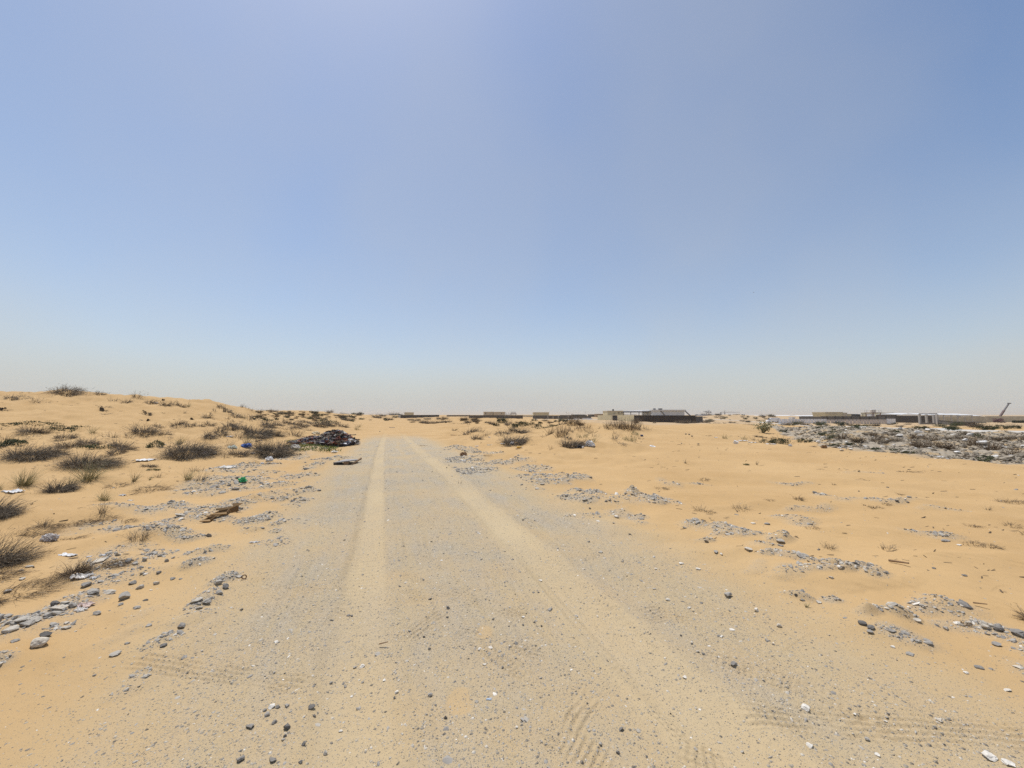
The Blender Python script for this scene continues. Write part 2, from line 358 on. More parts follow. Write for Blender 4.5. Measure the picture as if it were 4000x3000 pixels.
# foot column, foot row, width, height in photo pixels, kind
PL = [
 (222, 1541, 150, 32, 'crest'), (376, 1543, 50, 18, 'crest'), (75, 1536, 26, 5, 'lowdry'), (104, 1536, 20, 5, 'lowdry'), (25, 1560, 58, 16, 'dry'), (70, 1561, 60, 8, 'lowdry'), (125, 1576, 64, 18, 'twig'), (180, 1574, 30, 10, 'twig'),
 (6, 1606, 34, 17, 'black'), (403, 1607, 24, 17, 'black'), (570, 1621, 38, 18, 'black'), (395, 1592, 60, 8, 'lowdry'), (400, 1620, 50, 8, 'lowdry'), (583, 1645, 13, 11, 'black'), (554, 1643, 15, 4, 'lowdry'),
 (432, 1570, 50, 16, 'twig'), (484, 1576, 50, 18, 'dry'), (520, 1558, 66, 22, 'twig'), (578, 1578, 52, 20, 'dry'), (638, 1585, 52, 26, 'dry'), (668, 1583, 30, 16, 'twig'), (698, 1587, 50, 22, 'dry'), (733, 1590, 22, 24, 'grassdry'), (637, 1565, 8, 6, 'black'),
 (30, 1663, 70, 9, 'creeper'), (150, 1660, 180, 10, 'creeper'), (235, 1677, 130, 14, 'creeper'), (265, 1685, 60, 8, 'creeper'),
 (105, 1700, 140, 34, 'dry'), (10, 1680, 24, 14, 'twig'), (245, 1718, 96, 28, 'dry'), (358, 1696, 66, 24, 'grassdry'), (335, 1732, 104, 26, 'dry'), (258, 1752, 150, 30, 'greydry'), (365, 1752, 90, 14, 'olive'), (20, 1722, 60, 22, 'twig'), (130, 1718, 60, 8, 'lowdry'), (45, 1747, 110, 24, 'olive'), (92, 1797, 200, 52, 'dark'), (218, 1775, 96, 34, 'greydry'), (322, 1830, 230, 58, 'dark'), (400, 1812, 80, 28, 'dry'),
 (470, 1753, 110, 34, 'dry'), (455, 1778, 96, 26, 'dry'), (395, 1752, 50, 18, 'twig'), (548, 1700, 118, 40, 'dry'), (440, 1712, 66, 24, 'twig'), (415, 1708, 20, 22, 'twig'), (642, 1702, 66, 18, 'dry'), (657, 1719, 40, 10, 'lowdry'), (605, 1722, 40, 10, 'lowdry'), (505, 1712, 60, 14, 'twig'), (500, 1703, 20, 16, 'twig'),
 (716, 1795, 220, 56, 'dark'), (785, 1770, 60, 40, 'dry'), (605, 1750, 66, 26, 'lightgreen'), (697, 1744, 76, 30, 'grassdry'), (690, 1665, 66, 28, 'dry'), (620, 1668, 46, 16, 'dry'), (738, 1666, 56, 18, 'dry'), (682, 1678, 60, 16, 'twig'), (790, 1666, 40, 20, 'dry'), (752, 1640, 12, 8, 'black'), (640, 1614, 10, 8, 'lowdry'), (723, 1618, 14, 10, 'twig'),
 (88, 1908, 150, 54, 'grass'), (18, 1918, 60, 26, 'grassdry'), (238, 1926, 110, 50, 'dark'), (335, 1896, 190, 64, 'grass'), (290, 1905, 70, 36, 'grassdry'), (538, 1886, 44, 36, 'grassgreen'), (600, 1877, 36, 18, 'grassdry'), (460, 1908, 100, 18, 'lowbrown'), (590, 1922, 150, 24, 'lowbrown'), (412, 1958, 110, 34, 'grassdry'), (740, 1882, 90, 36, 'grassdry'), (590, 1824, 66, 14, 'dark'), (615, 1840, 50, 9, 'weed'), (635, 1868, 40, 18, 'twig'), (158, 1972, 14, 9, 'twig'), (795, 1880, 60, 34, 'twig'), (770, 1845, 90, 14, 'twig'),
 (-5, 2030, 130, 72, 'dark'), (350, 2050, 140, 26, 'roots'), (425, 2038, 120, 20, 'roots'), (425, 2012, 44, 40, 'twig'), (520, 2046, 90, 18, 'roots'), (285, 2062, 120, 18, 'roots'), (0, 2216, 165, 132, 'dark'), (25, 2272, 190, 50, 'roots'), (140, 2095, 200, 34, 'roots'), (100, 2345, 300, 40, 'roots'), (20, 2380, 120, 30, 'roots'), (332, 2255, 118, 46, 'deadball'), (460, 2222, 150, 46, 'roots'), (300, 2112, 130, 12, 'roots'), (225, 2122, 70, 16, 'roots'), (200, 2062, 90, 26, 'twig'), (560, 2120, 120, 30, 'twig'),
 (862, 1593, 50, 14, 'dry'), (886, 1612, 56, 18, 'dry'), (918, 1629, 60, 16, 'dry'), (838, 1612, 30, 14, 'twig'), (808, 1634, 46, 26, 'dry'), (822, 1620, 18, 14, 'twig'), (888, 1640, 34, 14, 'twig'), (949, 1634, 40, 20, 'grassdry'), (985, 1632, 32, 18, 'dry'), (966, 1643, 60, 20, 'twig'), (941, 1650, 24, 12, 'twig'), (914, 1647, 14, 7, 'twig'), (1010, 1639, 14, 8, 'lowdry'), (945, 1592, 40, 12, 'twig'), (975, 1603, 36, 10, 'twig'),
 (815, 1662, 56, 16, 'dry'), (897, 1681, 80, 32, 'dry'), (963, 1681, 66, 26, 'dry'), (915, 1664, 40, 12, 'dry'), (862, 1704, 66, 30, 'dry'), (820, 1713, 56, 30, 'dark'), (995, 1708, 130, 42, 'dark'), (930, 1713, 66, 22, 'twig'), (1068, 1700, 94, 34, 'greydry'), (1043, 1668, 60, 38, 'greydry'), (1084, 1661, 66, 24, 'greydry'), (1130, 1658, 90, 24, 'dry'), (1150, 1677, 66, 22, 'dry'), (1185, 1667, 46, 16, 'dry'), (1110, 1678, 50, 14, 'twig'),
 (965, 1740, 72, 36, 'grassdry'), (900, 1748, 66, 22, 'twig'), (928, 1782, 96, 32, 'dry'), (885, 1792, 44, 20, 'twig'), (1052, 1787, 170, 62, 'dark'), (1036, 1757, 76, 36, 'greydry'), (1108, 1757, 56, 42, 'dry'), (1030, 1812, 100, 22, 'lowbrown'), (1150, 1702, 96, 32, 'twig'), (1208, 1682, 22, 20, 'dry'), (1182, 1667, 56, 18, 'dry'), (1250, 1670, 90, 34, 'dry'), (1296, 1665, 46, 20, 'dry'), (1332, 1667, 66, 22, 'dry'), (1400, 1668, 40, 14, 'grassdry'), (1392, 1681, 56, 16, 'grassdry'), (1270, 1656, 80, 18, 'olive'), (1190, 1650, 90, 14, 'greydry'), (1165, 1752, 30, 24, 'lowbrown'), (1375, 1632, 24, 10, 'bush'), (1380, 1648, 20, 10, 'grassdry'),
 (1752, 1650, 34, 16, 'dry'), (1742, 1652, 12, 6, 'black'), (1768, 1655, 26, 8, 'lowdry'), (1800, 1657, 36, 8, 'lowdry'), (1825, 1652, 14, 5, 'black'), (1830, 1660, 20, 8, 'twig'), (1965, 1652, 60, 22, 'bush'), (1941, 1664, 30, 16, 'bush'), (1985, 1659, 34, 20, 'dry'), (2030, 1670, 60, 20, 'bush'), (2010, 1672, 30, 14, 'bush'), (2022, 1690, 96, 26, 'dark'), (1835, 1697, 84, 20, 'dry'), (1775, 1683, 24, 14, 'dry'), (1900, 1703, 64, 14, 'twig'), (1862, 1719, 66, 24, 'dry'), (1960, 1694, 84, 16, 'dry'), (2006, 1737, 118, 38, 'dark'), (1880, 1690, 36, 14, 'twig'), (1950, 1704, 70, 14, 'twig'), (1915, 1652, 40, 10, 'twig'), (1800, 1702, 30, 6, 'lowbrown'),
 (2068, 1662, 36, 14, 'bush'), (2100, 1666, 30, 12, 'bush'), (2080, 1671, 50, 10, 'lowdry'), (2125, 1673, 90, 14, 'creeper'), (2168, 1664, 30, 8, 'creeper'), (2110, 1655, 16, 9, 'bush'), (2196, 1659, 40, 18, 'dry'), (2238, 1663, 60, 36, 'upright'), (2150, 1697, 34, 28, 'upright'), (2128, 1706, 44, 14, 'lowdry'), (2196, 1707, 54, 36, 'upright'), (2227, 1687, 26, 16, 'upright'), (2275, 1683, 72, 20, 'upright'), (2310, 1692, 54, 20, 'twig'), (2275, 1712, 66, 26, 'weedtall'), (2216, 1717, 46, 16, 'dry'), (2240, 1752, 120, 36, 'dark'), (2255, 1738, 60, 24, 'dry'), (2152, 1757, 24, 18, 'twig'), (2318, 1730, 56, 22, 'weedtall'), (2082, 1743, 36, 8, 'lowbrown'), (2145, 1668, 20, 18, 'twig'), (2018, 1652, 14, 10, 'dry'),
 (2392, 1680, 66, 26, 'upright'), (2462, 1682, 94, 38, 'upright'), (2420, 1672, 40, 18, 'upright'), (2520, 1681, 56, 14, 'twig'), (2350, 1669, 28, 8, 'lowbrown'), (2462, 1724, 84, 30, 'weedtall'), (2480, 1700, 40, 18, 'weedtall'), (2400, 1722, 46, 24, 'twig'), (2425, 1739, 56, 12, 'lowdry'), (2318, 1706, 40, 16, 'twig'), (2400, 1694, 30, 16, 'twig'), (2500, 1716, 40, 10, 'twig'),
 (2960, 1708, 44, 10, 'dry'), (2992, 1713, 54, 8, 'lowdry'), (2998, 1732, 54, 18, 'bush'), (3062, 1737, 80, 24, 'bush'), (2832, 1715, 70, 16, 'grassdry'), (2905, 1719, 70, 16, 'grassdry'), (2765, 1704, 40, 10, 'lowdry'), (2945, 1722, 40, 10, 'twig'), (3062, 1690, 36, 12, 'bush'), (3125, 1727, 44, 15, 'olive'), (3155, 1729, 40, 14, 'bush'), (3050, 1698, 30, 7, 'lowdry'),
 (2860, 1653, 40, 10, 'dry'), (2828, 1654, 16, 5, 'dry'), (2930, 1660, 60, 6, 'lowdry'), (2790, 1654, 70, 6, 'lowdry'),
 (3105, 1956, 46, 15, 'deadball'), (3384, 1988, 26, 12, 'deadball'), (3412, 1988, 30, 12, 'lowbrown'), (3440, 1976, 44, 12, 'lowbrown'), (3360, 1982, 30, 9, 'lowbrown'), (3770, 2134, 90, 14, 'lowbrown'), (3840, 2146, 80, 14, 'lowbrown'), (3990, 2100, 70, 24, 'lowbrown'), (3950, 1968, 130, 20, 'lowbrown'), (3775, 2062, 70, 14, 'lowbrown'), (3920, 2064, 70, 12, 'lowbrown'), (3830, 1996, 40, 12, 'twig'), (3495, 1936, 36, 12, 'lowbrown'), (3540, 1846, 90, 8, 'lowbrown'), (3240, 1896, 20, 9, 'lowbrown'), (2725, 2000, 80, 18, 'twig'), (2890, 2002, 120, 16, 'twig'), (2760, 2006, 60, 12, 'lowbrown'), (2905, 1818, 26, 7, 'weed'), (2945, 1816, 10, 14, 'twig'), (2670, 1812, 10, 16, 'twig'), (3110, 2378, 40, 16, 'grassgreen'), (2990, 1958, 40, 6, 'lowbrown'), (3150, 2070, 60, 10, 'lowbrown'), (3215, 2150, 80, 20, 'twig'), (3440, 2150, 100, 14, 'twig'), (2580, 1915, 60, 12, 'lowbrown'), (2740, 1880, 50, 7, 'lowbrown'), (3700, 2450, 60, 10, 'lowbrown'), (4000, 2445, 120, 60, 'lowbrown'), (1800, 1890, 26, 10, 'twig'), (1655, 1742, 40, 6, 'lowbrown'),
 (3252, 1698, 66, 18, 'olive'), (3206, 1700, 30, 12, 'bush'), (3292, 1716, 70, 26, 'brownbush'), (3240, 1714, 54, 20, 'olive'), (3345, 1676, 54, 12, 'bush'), (3270, 1672, 60, 8, 'olive'), (3205, 1672, 50, 8, 'olive'), (3415, 1760, 60, 16, 'olive'), (3250, 1745, 50, 12, 'olive'), (3310, 1742, 40, 14, 'bush'), (3420, 1730, 60, 22, 'brownbush'), (3600, 1750, 96, 28, 'brownbush'), (3540, 1772, 70, 16, 'olive'), (3480, 1762, 50, 12, 'olive'), (3450, 1716, 40, 14, 'brownbush'), (3640, 1722, 60, 22, 'brownbush'), (3690, 1758, 80, 30, 'brownbush'), (3740, 1720, 50, 18, 'brownbush'), (3810, 1740, 70, 28, 'brownbush'), (3880, 1758, 90, 28, 'brownbush'), (3950, 1780, 70, 24, 'brownbush'), (3992, 1722, 30, 20, 'brownbush'), (3780, 1698, 40, 10, 'dry'), (3740, 1688, 36, 8, 'dry'), (3825, 1712, 50, 14, 'olive'), (3760, 1790, 60, 14, 'brownbush'), (3850, 1800, 70, 14, 'olive'), (3950, 1752, 50, 16, 'dry'), (3505, 1690, 40, 10, 'olive'),
]

NEBX0, NEBY0, NEBD = -64.0, 3.0, .12
_gx, _gy = np.meshgrid(np.arange(NEBX0, 48, NEBD), np.arange(NEBY0, 66, NEBD))
NEB = np.zeros_like(_gx)
for px, py, w, hh, kind in PL:
    if kind in ('lowdry', 'black', 'weed', 'roots', 'deadball', 'lowbrown', 'creeper', 'weedtall') or px > 2700:
        continue
    X, Y = gpt(px, py)
    if Y > 60 or Y < 4: continue
    k = Y / F_PX; rx = max(w * k * .62, .25); ry = max(w * k * .40, .3); hz = min(.42 * hh * k, .3)
    Y = Y + w * k * .2
    i0, i1 = int((X - 3.2 * rx - NEBX0) / NEBD), int((X + 4.5 * rx - NEBX0) / NEBD) + 1
    j0, j1 = int((Y - 3.5 * ry - NEBY0) / NEBD), int((Y + 3 * ry - NEBY0) / NEBD) + 1
    i0, j0 = max(i0, 0), max(j0, 0)
    dx = _gx[j0:j1, i0:i1] - X; dy = _gy[j0:j1, i0:i1] - Y
    dx = np.where(dx > 0, dx / 1.7, dx) / rx; dy = np.where(dy < 0, dy / 1.25, dy) / ry
    NEB[j0:j1, i0:i1] = np.maximum(NEB[j0:j1, i0:i1], hz * np.exp(-1.1 * (dx * dx + dy * dy)))

def neb_at(X, Y):
    a = (X - NEBX0) / NEBD; b = (Y - NEBY0) / NEBD
    ok = (a >= 0) & (b >= 0) & (a < NEB.shape[1] - 1.001) & (b < NEB.shape[0] - 1.001)
    a = np.where(ok, a, 0); b = np.where(ok, b, 0); i = a.astype(int); j = b.astype(int); a = a - i; b = b - j
    z = NEB[j, i] * (1 - a) * (1 - b) + NEB[j, i + 1] * a * (1 - b) + NEB[j + 1, i] * (1 - a) * b + NEB[j + 1, i + 1] * a * b
    return np.where(ok, z, 0)

# low wind drifts with a gentle windward and a steeper lee side: crest from pixel to pixel, height
DRIFT = []
for pl_, hgt, wd in [([(2900, 2290), (3150, 2300), (3400, 2275), (3640, 2330)], .05, .55), ([(2960, 2345), (3200, 2325), (3330, 2300)], .045, .4), ([(3200, 2470), (3480, 2380), (3800, 2330)], .05, .6),
                     ([(2600, 2165), (2850, 2160), (3100, 2180)], .05, .5), ([(2300, 2045), (2600, 2110), (2800, 2130)], .04, .5), ([(400, 2590), (640, 2560), (900, 2500)], .03, .4), ([(0, 2540), (250, 2600), (480, 2620)], .04, .4),
                     ([(60, 2120), (300, 2160), (560, 2110), (700, 2130)], .05, .6), ([(0, 2005), (330, 2040), (640, 2000)], .06, .8), ([(650, 2300), (560, 2430), (500, 2560)], .03, .4), ([(1000, 2130), (820, 2180), (640, 2280)], .03, .4),
                     ([(2150, 1925), (2450, 2000), (2700, 2030)], .05, .8), ([(2700, 1945), (3000, 1960), (3400, 1990), (3900, 2010)], .06, 1.2), ([(2400, 1850), (2900, 1870), (3600, 1900)], .07, 1.6), ([(250, 1880), (600, 1900), (800, 1870)], .07, 1.0), ([(3300, 2130), (3600, 2180), (4000, 2190)], .05, .8)]:
    DRIFT.append((np.array([gpt(*q) for q in pl_]), hgt, wd))

def drift_at(X, Y):
    z = np.zeros_like(X)
    for P, hgt, wd in DRIFT:
        lo = P.min(0) - 3 * wd - .3; hi = P.max(0) + 3 * wd + .3
        m = (X > lo[0]) & (X < hi[0]) & (Y > lo[1]) & (Y < hi[1])
        if not m.any(): continue
        x, y = X[m], Y[m]
        d, sg, al = poly_dist(x + .10 * gnoise(x * 1.7, y * 1.7, 7), y + .16 * gnoise(x * 1.3, y * 1.3, 8), P)
        near = sg > 0
        L = np.hypot(*(P[1:] - P[:-1]).T).sum()
        t = al / L; env = np.clip(4 * np.minimum(t, 1 - t) + .15, 0, 1)
        z[m] = np.maximum(z[m], hgt * env * np.exp(-(d / np.where(near, wd * .45, wd)) ** 2 * 1.4))
    return z
# ---------------------------------------------------------------- materials
def new_mat(name):
    m = bpy.data.materials.new(name)
    m.use_nodes = True
    nt = m.node_tree
    b = nt.nodes['Principled BSDF']
    b.inputs['Roughness'].default_value = .9
    b.inputs['Specular IOR Level'].default_value = .2
    return m, nt, b

def nd(nt, t, **kw):
    n = nt.nodes.new(t)
    for k, v in kw.items():
        if k in n.inputs.keys() if hasattr(n.inputs, 'keys') else False:
            n.inputs[k].default_value = v
        else:
            setattr(n, k, v)
    return n

def mixc(nt, fac, a, b, mode='MIX'):
    n = nt.nodes.new('ShaderNodeMix'); n.data_type = 'RGBA'; n.blend_type = mode
    for sock, v in ((n.inputs[0], fac), (n.inputs[6], a), (n.inputs[7], b)):
        if hasattr(v, 'is_output') or isinstance(v, bpy.types.NodeSocket):
            nt.links.new(v, sock)
        elif isinstance(v, (int, float)):
            sock.default_value = v
        else:
            sock.default_value = (*v, 1)
    return n.outputs[2]

def mth(nt, op, a, b=0.0, c=None, clamp=False):
    n = nt.nodes.new('ShaderNodeMath'); n.operation = op; n.use_clamp = clamp
    for i, v in enumerate((a, b) if c is None else (a, b, c)):
        if isinstance(v, bpy.types.NodeSocket):
            nt.links.new(v, n.inputs[i])
        else:
            n.inputs[i].default_value = v
    return n.outputs[0]

def noise(nt, vec, scale, detail=3, rough=.55):
    n = nt.nodes.new('ShaderNodeTexNoise')
    n.inputs['Scale'].default_value = scale; n.inputs['Detail'].default_value = detail; n.inputs['Roughness'].default_value = rough
    nt.links.new(vec, n.inputs['Vector'])
    return n.outputs[0]

def ramp(nt, fac, stops, interp='LINEAR'):
    n = nt.nodes.new('ShaderNodeValToRGB'); n.color_ramp.interpolation = interp
    e = n.color_ramp.elements
    while len(e) < len(stops):
        e.new(.5)
    for el, (p, c) in zip(e, stops):
        el.position = p
        el.color = (*c, 1) if len(c) == 3 else c
    nt.links.new(fac, n.inputs[0])
    return n.outputs[0]

def attr(nt, name):
    n = nt.nodes.new('ShaderNodeAttribute'); n.attribute_name = name
    return n

SAND_A, SAND_B = (.505, .336, .158), (.44, .282, .125)
STONE_STOPS = [(0, (.07, .064, .058)), (.15, (.17, .158, .143)), (.4, (.335, .31, .272)), (.65, (.44, .40, .335)), (.84, (.53, .47, .38)), (1, (.68, .635, .555))]

def ground_material():
    m, nt, b = new_mat('sand_and_gravel')
    L = nt.links.new
    tc = nt.nodes.new('ShaderNodeTexCoord'); P = tc.outputs['Object']
    sep = nt.nodes.new('ShaderNodeSeparateXYZ'); L(P, sep.inputs[0])
    flat = nt.nodes.new('ShaderNodeCombineXYZ'); L(sep.outputs[0], flat.inputs[0]); L(sep.outputs[1], flat.inputs[1])
    V = flat.outputs[0]
    g = attr(nt, 'grav').outputs['Fac']; du = attr(nt, 'dust').outputs['Fac']; ru = attr(nt, 'rub').outputs['Fac']; gv = attr(nt, 'farg').outputs['Fac']
    # sand
    n_lo = noise(nt, V, .35, 4); n_md = noise(nt, V, 2.3, 4); n_hi = noise(nt, V, 260, 2, .7); n_sp = noise(nt, V, 46, 3, .7)
    sand = mixc(nt, ramp(nt, n_lo, [(.35, (0, 0, 0)), (.65, (1, 1, 1))]), SAND_A, SAND_B)
    sand = mixc(nt, mth(nt, 'MULTIPLY', n_md, .5), sand, (.45, .31, .160))
    grain = ramp(nt, n_hi, [(.25, (.78, .78, .78)), (.75, (1.2, 1.2, 1.2))])
    sand = mixc(nt, 1.0, sand, grain, 'MULTIPLY')
    # pale dust of the wheel tracks
    sand = mixc(nt, mth(nt, 'MULTIPLY', du, .0), sand, (.47, .375, .235))
    # compacted grey-tan between the stones of the track
    tk = nt.nodes.new('ShaderNodeCombineXYZ'); L(mth(nt, 'MULTIPLY', attr(nt, 'trk').outputs['Fac'], 2.6), tk.inputs[0]); L(mth(nt, 'MULTIPLY', sep.outputs[1], .22), tk.inputs[1])
    n_st = noise(nt, tk.outputs[0], 2.2, 6, .68)
    tan = mixc(nt, n_sp, (.425, .38, .30), (.335, .305, .25))
    tan = mixc(nt, ramp(nt, n_st, [(.40, (0, 0, 0)), (.60, (1, 1, 1))]), tan, mixc(nt, n_sp, (.455, .372, .238), (.37, .305, .20)))
    pk = attr(nt, 'pack').outputs['Fac']
    sand = mixc(nt, mth(nt, 'MULTIPLY', pk, mth(nt, 'MULTIPLY_ADD', n_md, .9, .3, clamp=True)), sand, (.425, .328, .190))
    sand = mixc(nt, mth(nt, 'MULTIPLY', du, .85), sand, (.475, .378, .232))
    fine = mth(nt, 'MULTIPLY', mth(nt, 'MULTIPLY_ADD', n_md, .9, .35, clamp=True), g, clamp=True)
    col = mixc(nt, mth(nt, 'MULTIPLY', fine, .95), sand, tan)
    hgt = mth(nt, 'MULTIPLY', n_hi, .0012)
    hgt = mth(nt, 'ADD', hgt, mth(nt, 'MULTIPLY', n_sp, mth(nt, 'MULTIPLY_ADD', g, .012, .002)))
    # wind ripples on bare sand
    wv = nt.nodes.new('ShaderNodeTexWave'); wv.wave_type = 'BANDS'; wv.bands_direction = 'DIAGONAL'
    wv.inputs['Scale'].default_value = 3.2; wv.inputs['Distortion'].default_value = 6.0; wv.inputs['Detail'].default_value = 2; wv.inputs['Detail Scale'].default_value = 1.2
    L(V, wv.inputs['Vector'])
    rip = mth(nt, 'MULTIPLY', wv.outputs['Fac'], mth(nt, 'MULTIPLY', mth(nt, 'SUBTRACT', 1.0, mth(nt, 'ADD', g, pk), clamp=True), mth(nt, 'MULTIPLY', n_lo, .011)))
    hgt = mth(nt, 'ADD', hgt, mth(nt, 'MULTIPLY', n_md, .012))
    hgt = mth(nt, 'ADD', hgt, rip)
    # grit and small stones of several sizes set in the surface
    for sc, k, amp, mx in ((48, .30, .010, .85), (105, .62, .005, .8), (230, .8, .0024, .75)):
        vo = nt.nodes.new('ShaderNodeTexVoronoi'); vo.voronoi_dimensions = '2D'
        vo.inputs['Scale'].default_value = sc; L(V, vo.inputs['Vector'])
        sp = nt.nodes.new('ShaderNodeSeparateColor'); L(vo.outputs['Color'], sp.inputs[0])
        pres = mth(nt, 'GREATER_THAN', mth(nt, 'MULTIPLY', mth(nt, 'MULTIPLY_ADD', g, 1.0, mth(nt, 'MULTIPLY_ADD', pk, .22, .012)), k), sp.outputs[0])
        size = mth(nt, 'MULTIPLY_ADD', sp.outputs[1], .30, .16)
        inn = mth(nt, 'SUBTRACT', size, vo.outputs['Distance'])
        msk = mth(nt, 'MULTIPLY', pres, mth(nt, 'MULTIPLY', inn, 9.0, clamp=True), clamp=True)
        stone = ramp(nt, sp.outputs[2], [(0, (.13, .12, .105)), (.15, (.22, .20, .175)), (.45, (.36, .325, .27)), (.7, (.45, .40, .32)), (.86, (.56, .49, .38)), (1, (.74, .69, .60))])
        col = mixc(nt, mth(nt, 'MULTIPLY', msk, mx), col, stone)
        hgt = mth(nt, 'ADD', hgt, mth(nt, 'MULTIPLY', mth(nt, 'MULTIPLY', msk, mth(nt, 'MAXIMUM', inn, 0.0)), amp * 2.5))
    # far gravel plain and the rubble bank
    col = mixc(nt, gv, col, (.40, .36, .30))
    rn = noise(nt, V, 1.1, 5, .65); rn2 = noise(nt, V, 5.0, 4, .7)
    rcol = mixc(nt, rn2, (.24, .205, .155), (.41, .355, .275))
    rcol = mixc(nt, ramp(nt, rn, [(.5, (0, 0, 0)), (.62, (1, 1, 1))]), rcol, (.40, .285, .15))
    col = mixc(nt, ru, col, rcol)
    L(col, b.inputs['Base Color'])
    b.inputs['Specular IOR Level'].default_value = .12
    bp = nt.nodes.new('ShaderNodeBump'); bp.inputs['Strength'].default_value = .9; bp.inputs['Distance'].default_value = 1.0
    L(hgt, bp.inputs['Height']); L(bp.outputs[0], b.inputs['Normal'])
    return m

_mc = {}
def plain(name, col, rough=.85, var=.18, scale=3.0, metal=0.0, bump=0.0, stain=None):
    """one-colour surface with uneven wear"""
    if name in _mc:
        return _mc[name]
    m, nt, b = new_mat(name)
    tc = nt.nodes.new('ShaderNodeTexCoord')
    n1 = noise(nt, tc.outputs['Object'], scale, 5, .6)
    lo = tuple(c * (1 - var) for c in col); hi = tuple(min(c * (1 + var), .95) for c in col)
    c = mixc(nt, ramp(nt, n1, [(.3, (0, 0, 0)), (.7, (1, 1, 1))]), lo, hi)
    if stain:
        n2 = noise(nt, tc.outputs['Object'], scale * .35, 6, .7)
        c = mixc(nt, ramp(nt, n2, [(.5, (0, 0, 0)), (.7, (1, 1, 1))]), c, stain)
    nt.links.new(c, b.inputs['Base Color'])
    b.inputs['Roughness'].default_value = rough
    b.inputs['Metallic'].default_value = metal
    if bump:
        bp = nt.nodes.new('ShaderNodeBump'); bp.inputs['Distance'].default_value = bump
        nt.links.new(noise(nt, tc.outputs['Object'], scale * 6, 4, .6), bp.inputs['Height'])
        nt.links.new(bp.outputs[0], b.inputs['Normal'])
    _mc[name] = m
    return m

def attr_mat(name, stops, rough=.9, trans=0.0, noisy=0.0):
    """colour picked per piece from a ramp by the vertex attribute 'tone'"""
    if name in _mc:
        return _mc[name]
    m, nt, b = new_mat(name)
    c = ramp(nt, attr(nt, 'tone').outputs['Fac'], stops)
    if noisy:
        tc = nt.nodes.new('ShaderNodeTexCoord')
        c = mixc(nt, 1.0, c, ramp(nt, noise(nt, tc.outputs['Object'], noisy, 4, .65), [(.3, (.72, .72, .72)), (.7, (1.2, 1.2, 1.2))]), 'MULTIPLY')
    nt.links.new(c, b.inputs['Base Color'])
    b.inputs['Roughness'].default_value = rough
    _mc[name] = m
    return m

# ---------------------------------------------------------------- mesh building
def link(name, me, parent=None, mat=None):
    o = bpy.data.objects.new(name, me)
    COL.objects.link(o)
    if parent is not None:
        o.parent = parent
    if mat is not None and me is not None:
        me.materials.clear(); me.materials.append(mat)
    return o

def tag(o, label=None, cat=None, group=None, kind=None):
    if label: o['label'] = label
    if cat: o['category'] = cat
    if group: o['group'] = group
    if kind: o['kind'] = kind
    return o

def empty(name, loc, rz=0.0):
    o = bpy.data.objects.new(name, None)
    o.location = loc; o.rotation_euler = (0, 0, rz); o.empty_display_size = .2
    COL.objects.link(o)
    return o

def mesh_np(name, V, Fc, attrs=None, smooth=False):
    V = np.asarray(V, np.float32); Fc = np.asarray(Fc, np.int32)
    me = bpy.data.meshes.new(name)
    n, k = Fc.shape
    me.vertices.add(len(V)); me.vertices.foreach_set('co', V.ravel())
    me.loops.add(n * k); me.loops.foreach_set('vertex_index', Fc.ravel())
    me.polygons.add(n); me.polygons.foreach_set('loop_start', np.arange(0, n * k, k, dtype=np.int32))
    try:
        me.polygons.foreach_set('loop_total', np.full(n, k, np.int32))
    except Exception:
        pass
    me.polygons.foreach_set('use_smooth', np.full(n, smooth, bool))
    for a, d in (attrs or {}).items():
        at = me.attributes.new(a, 'FLOAT', 'POINT'); at.data.foreach_set('value', np.asarray(d, np.float32))
    me.update(calc_edges=True)
    me.validate()
    return me
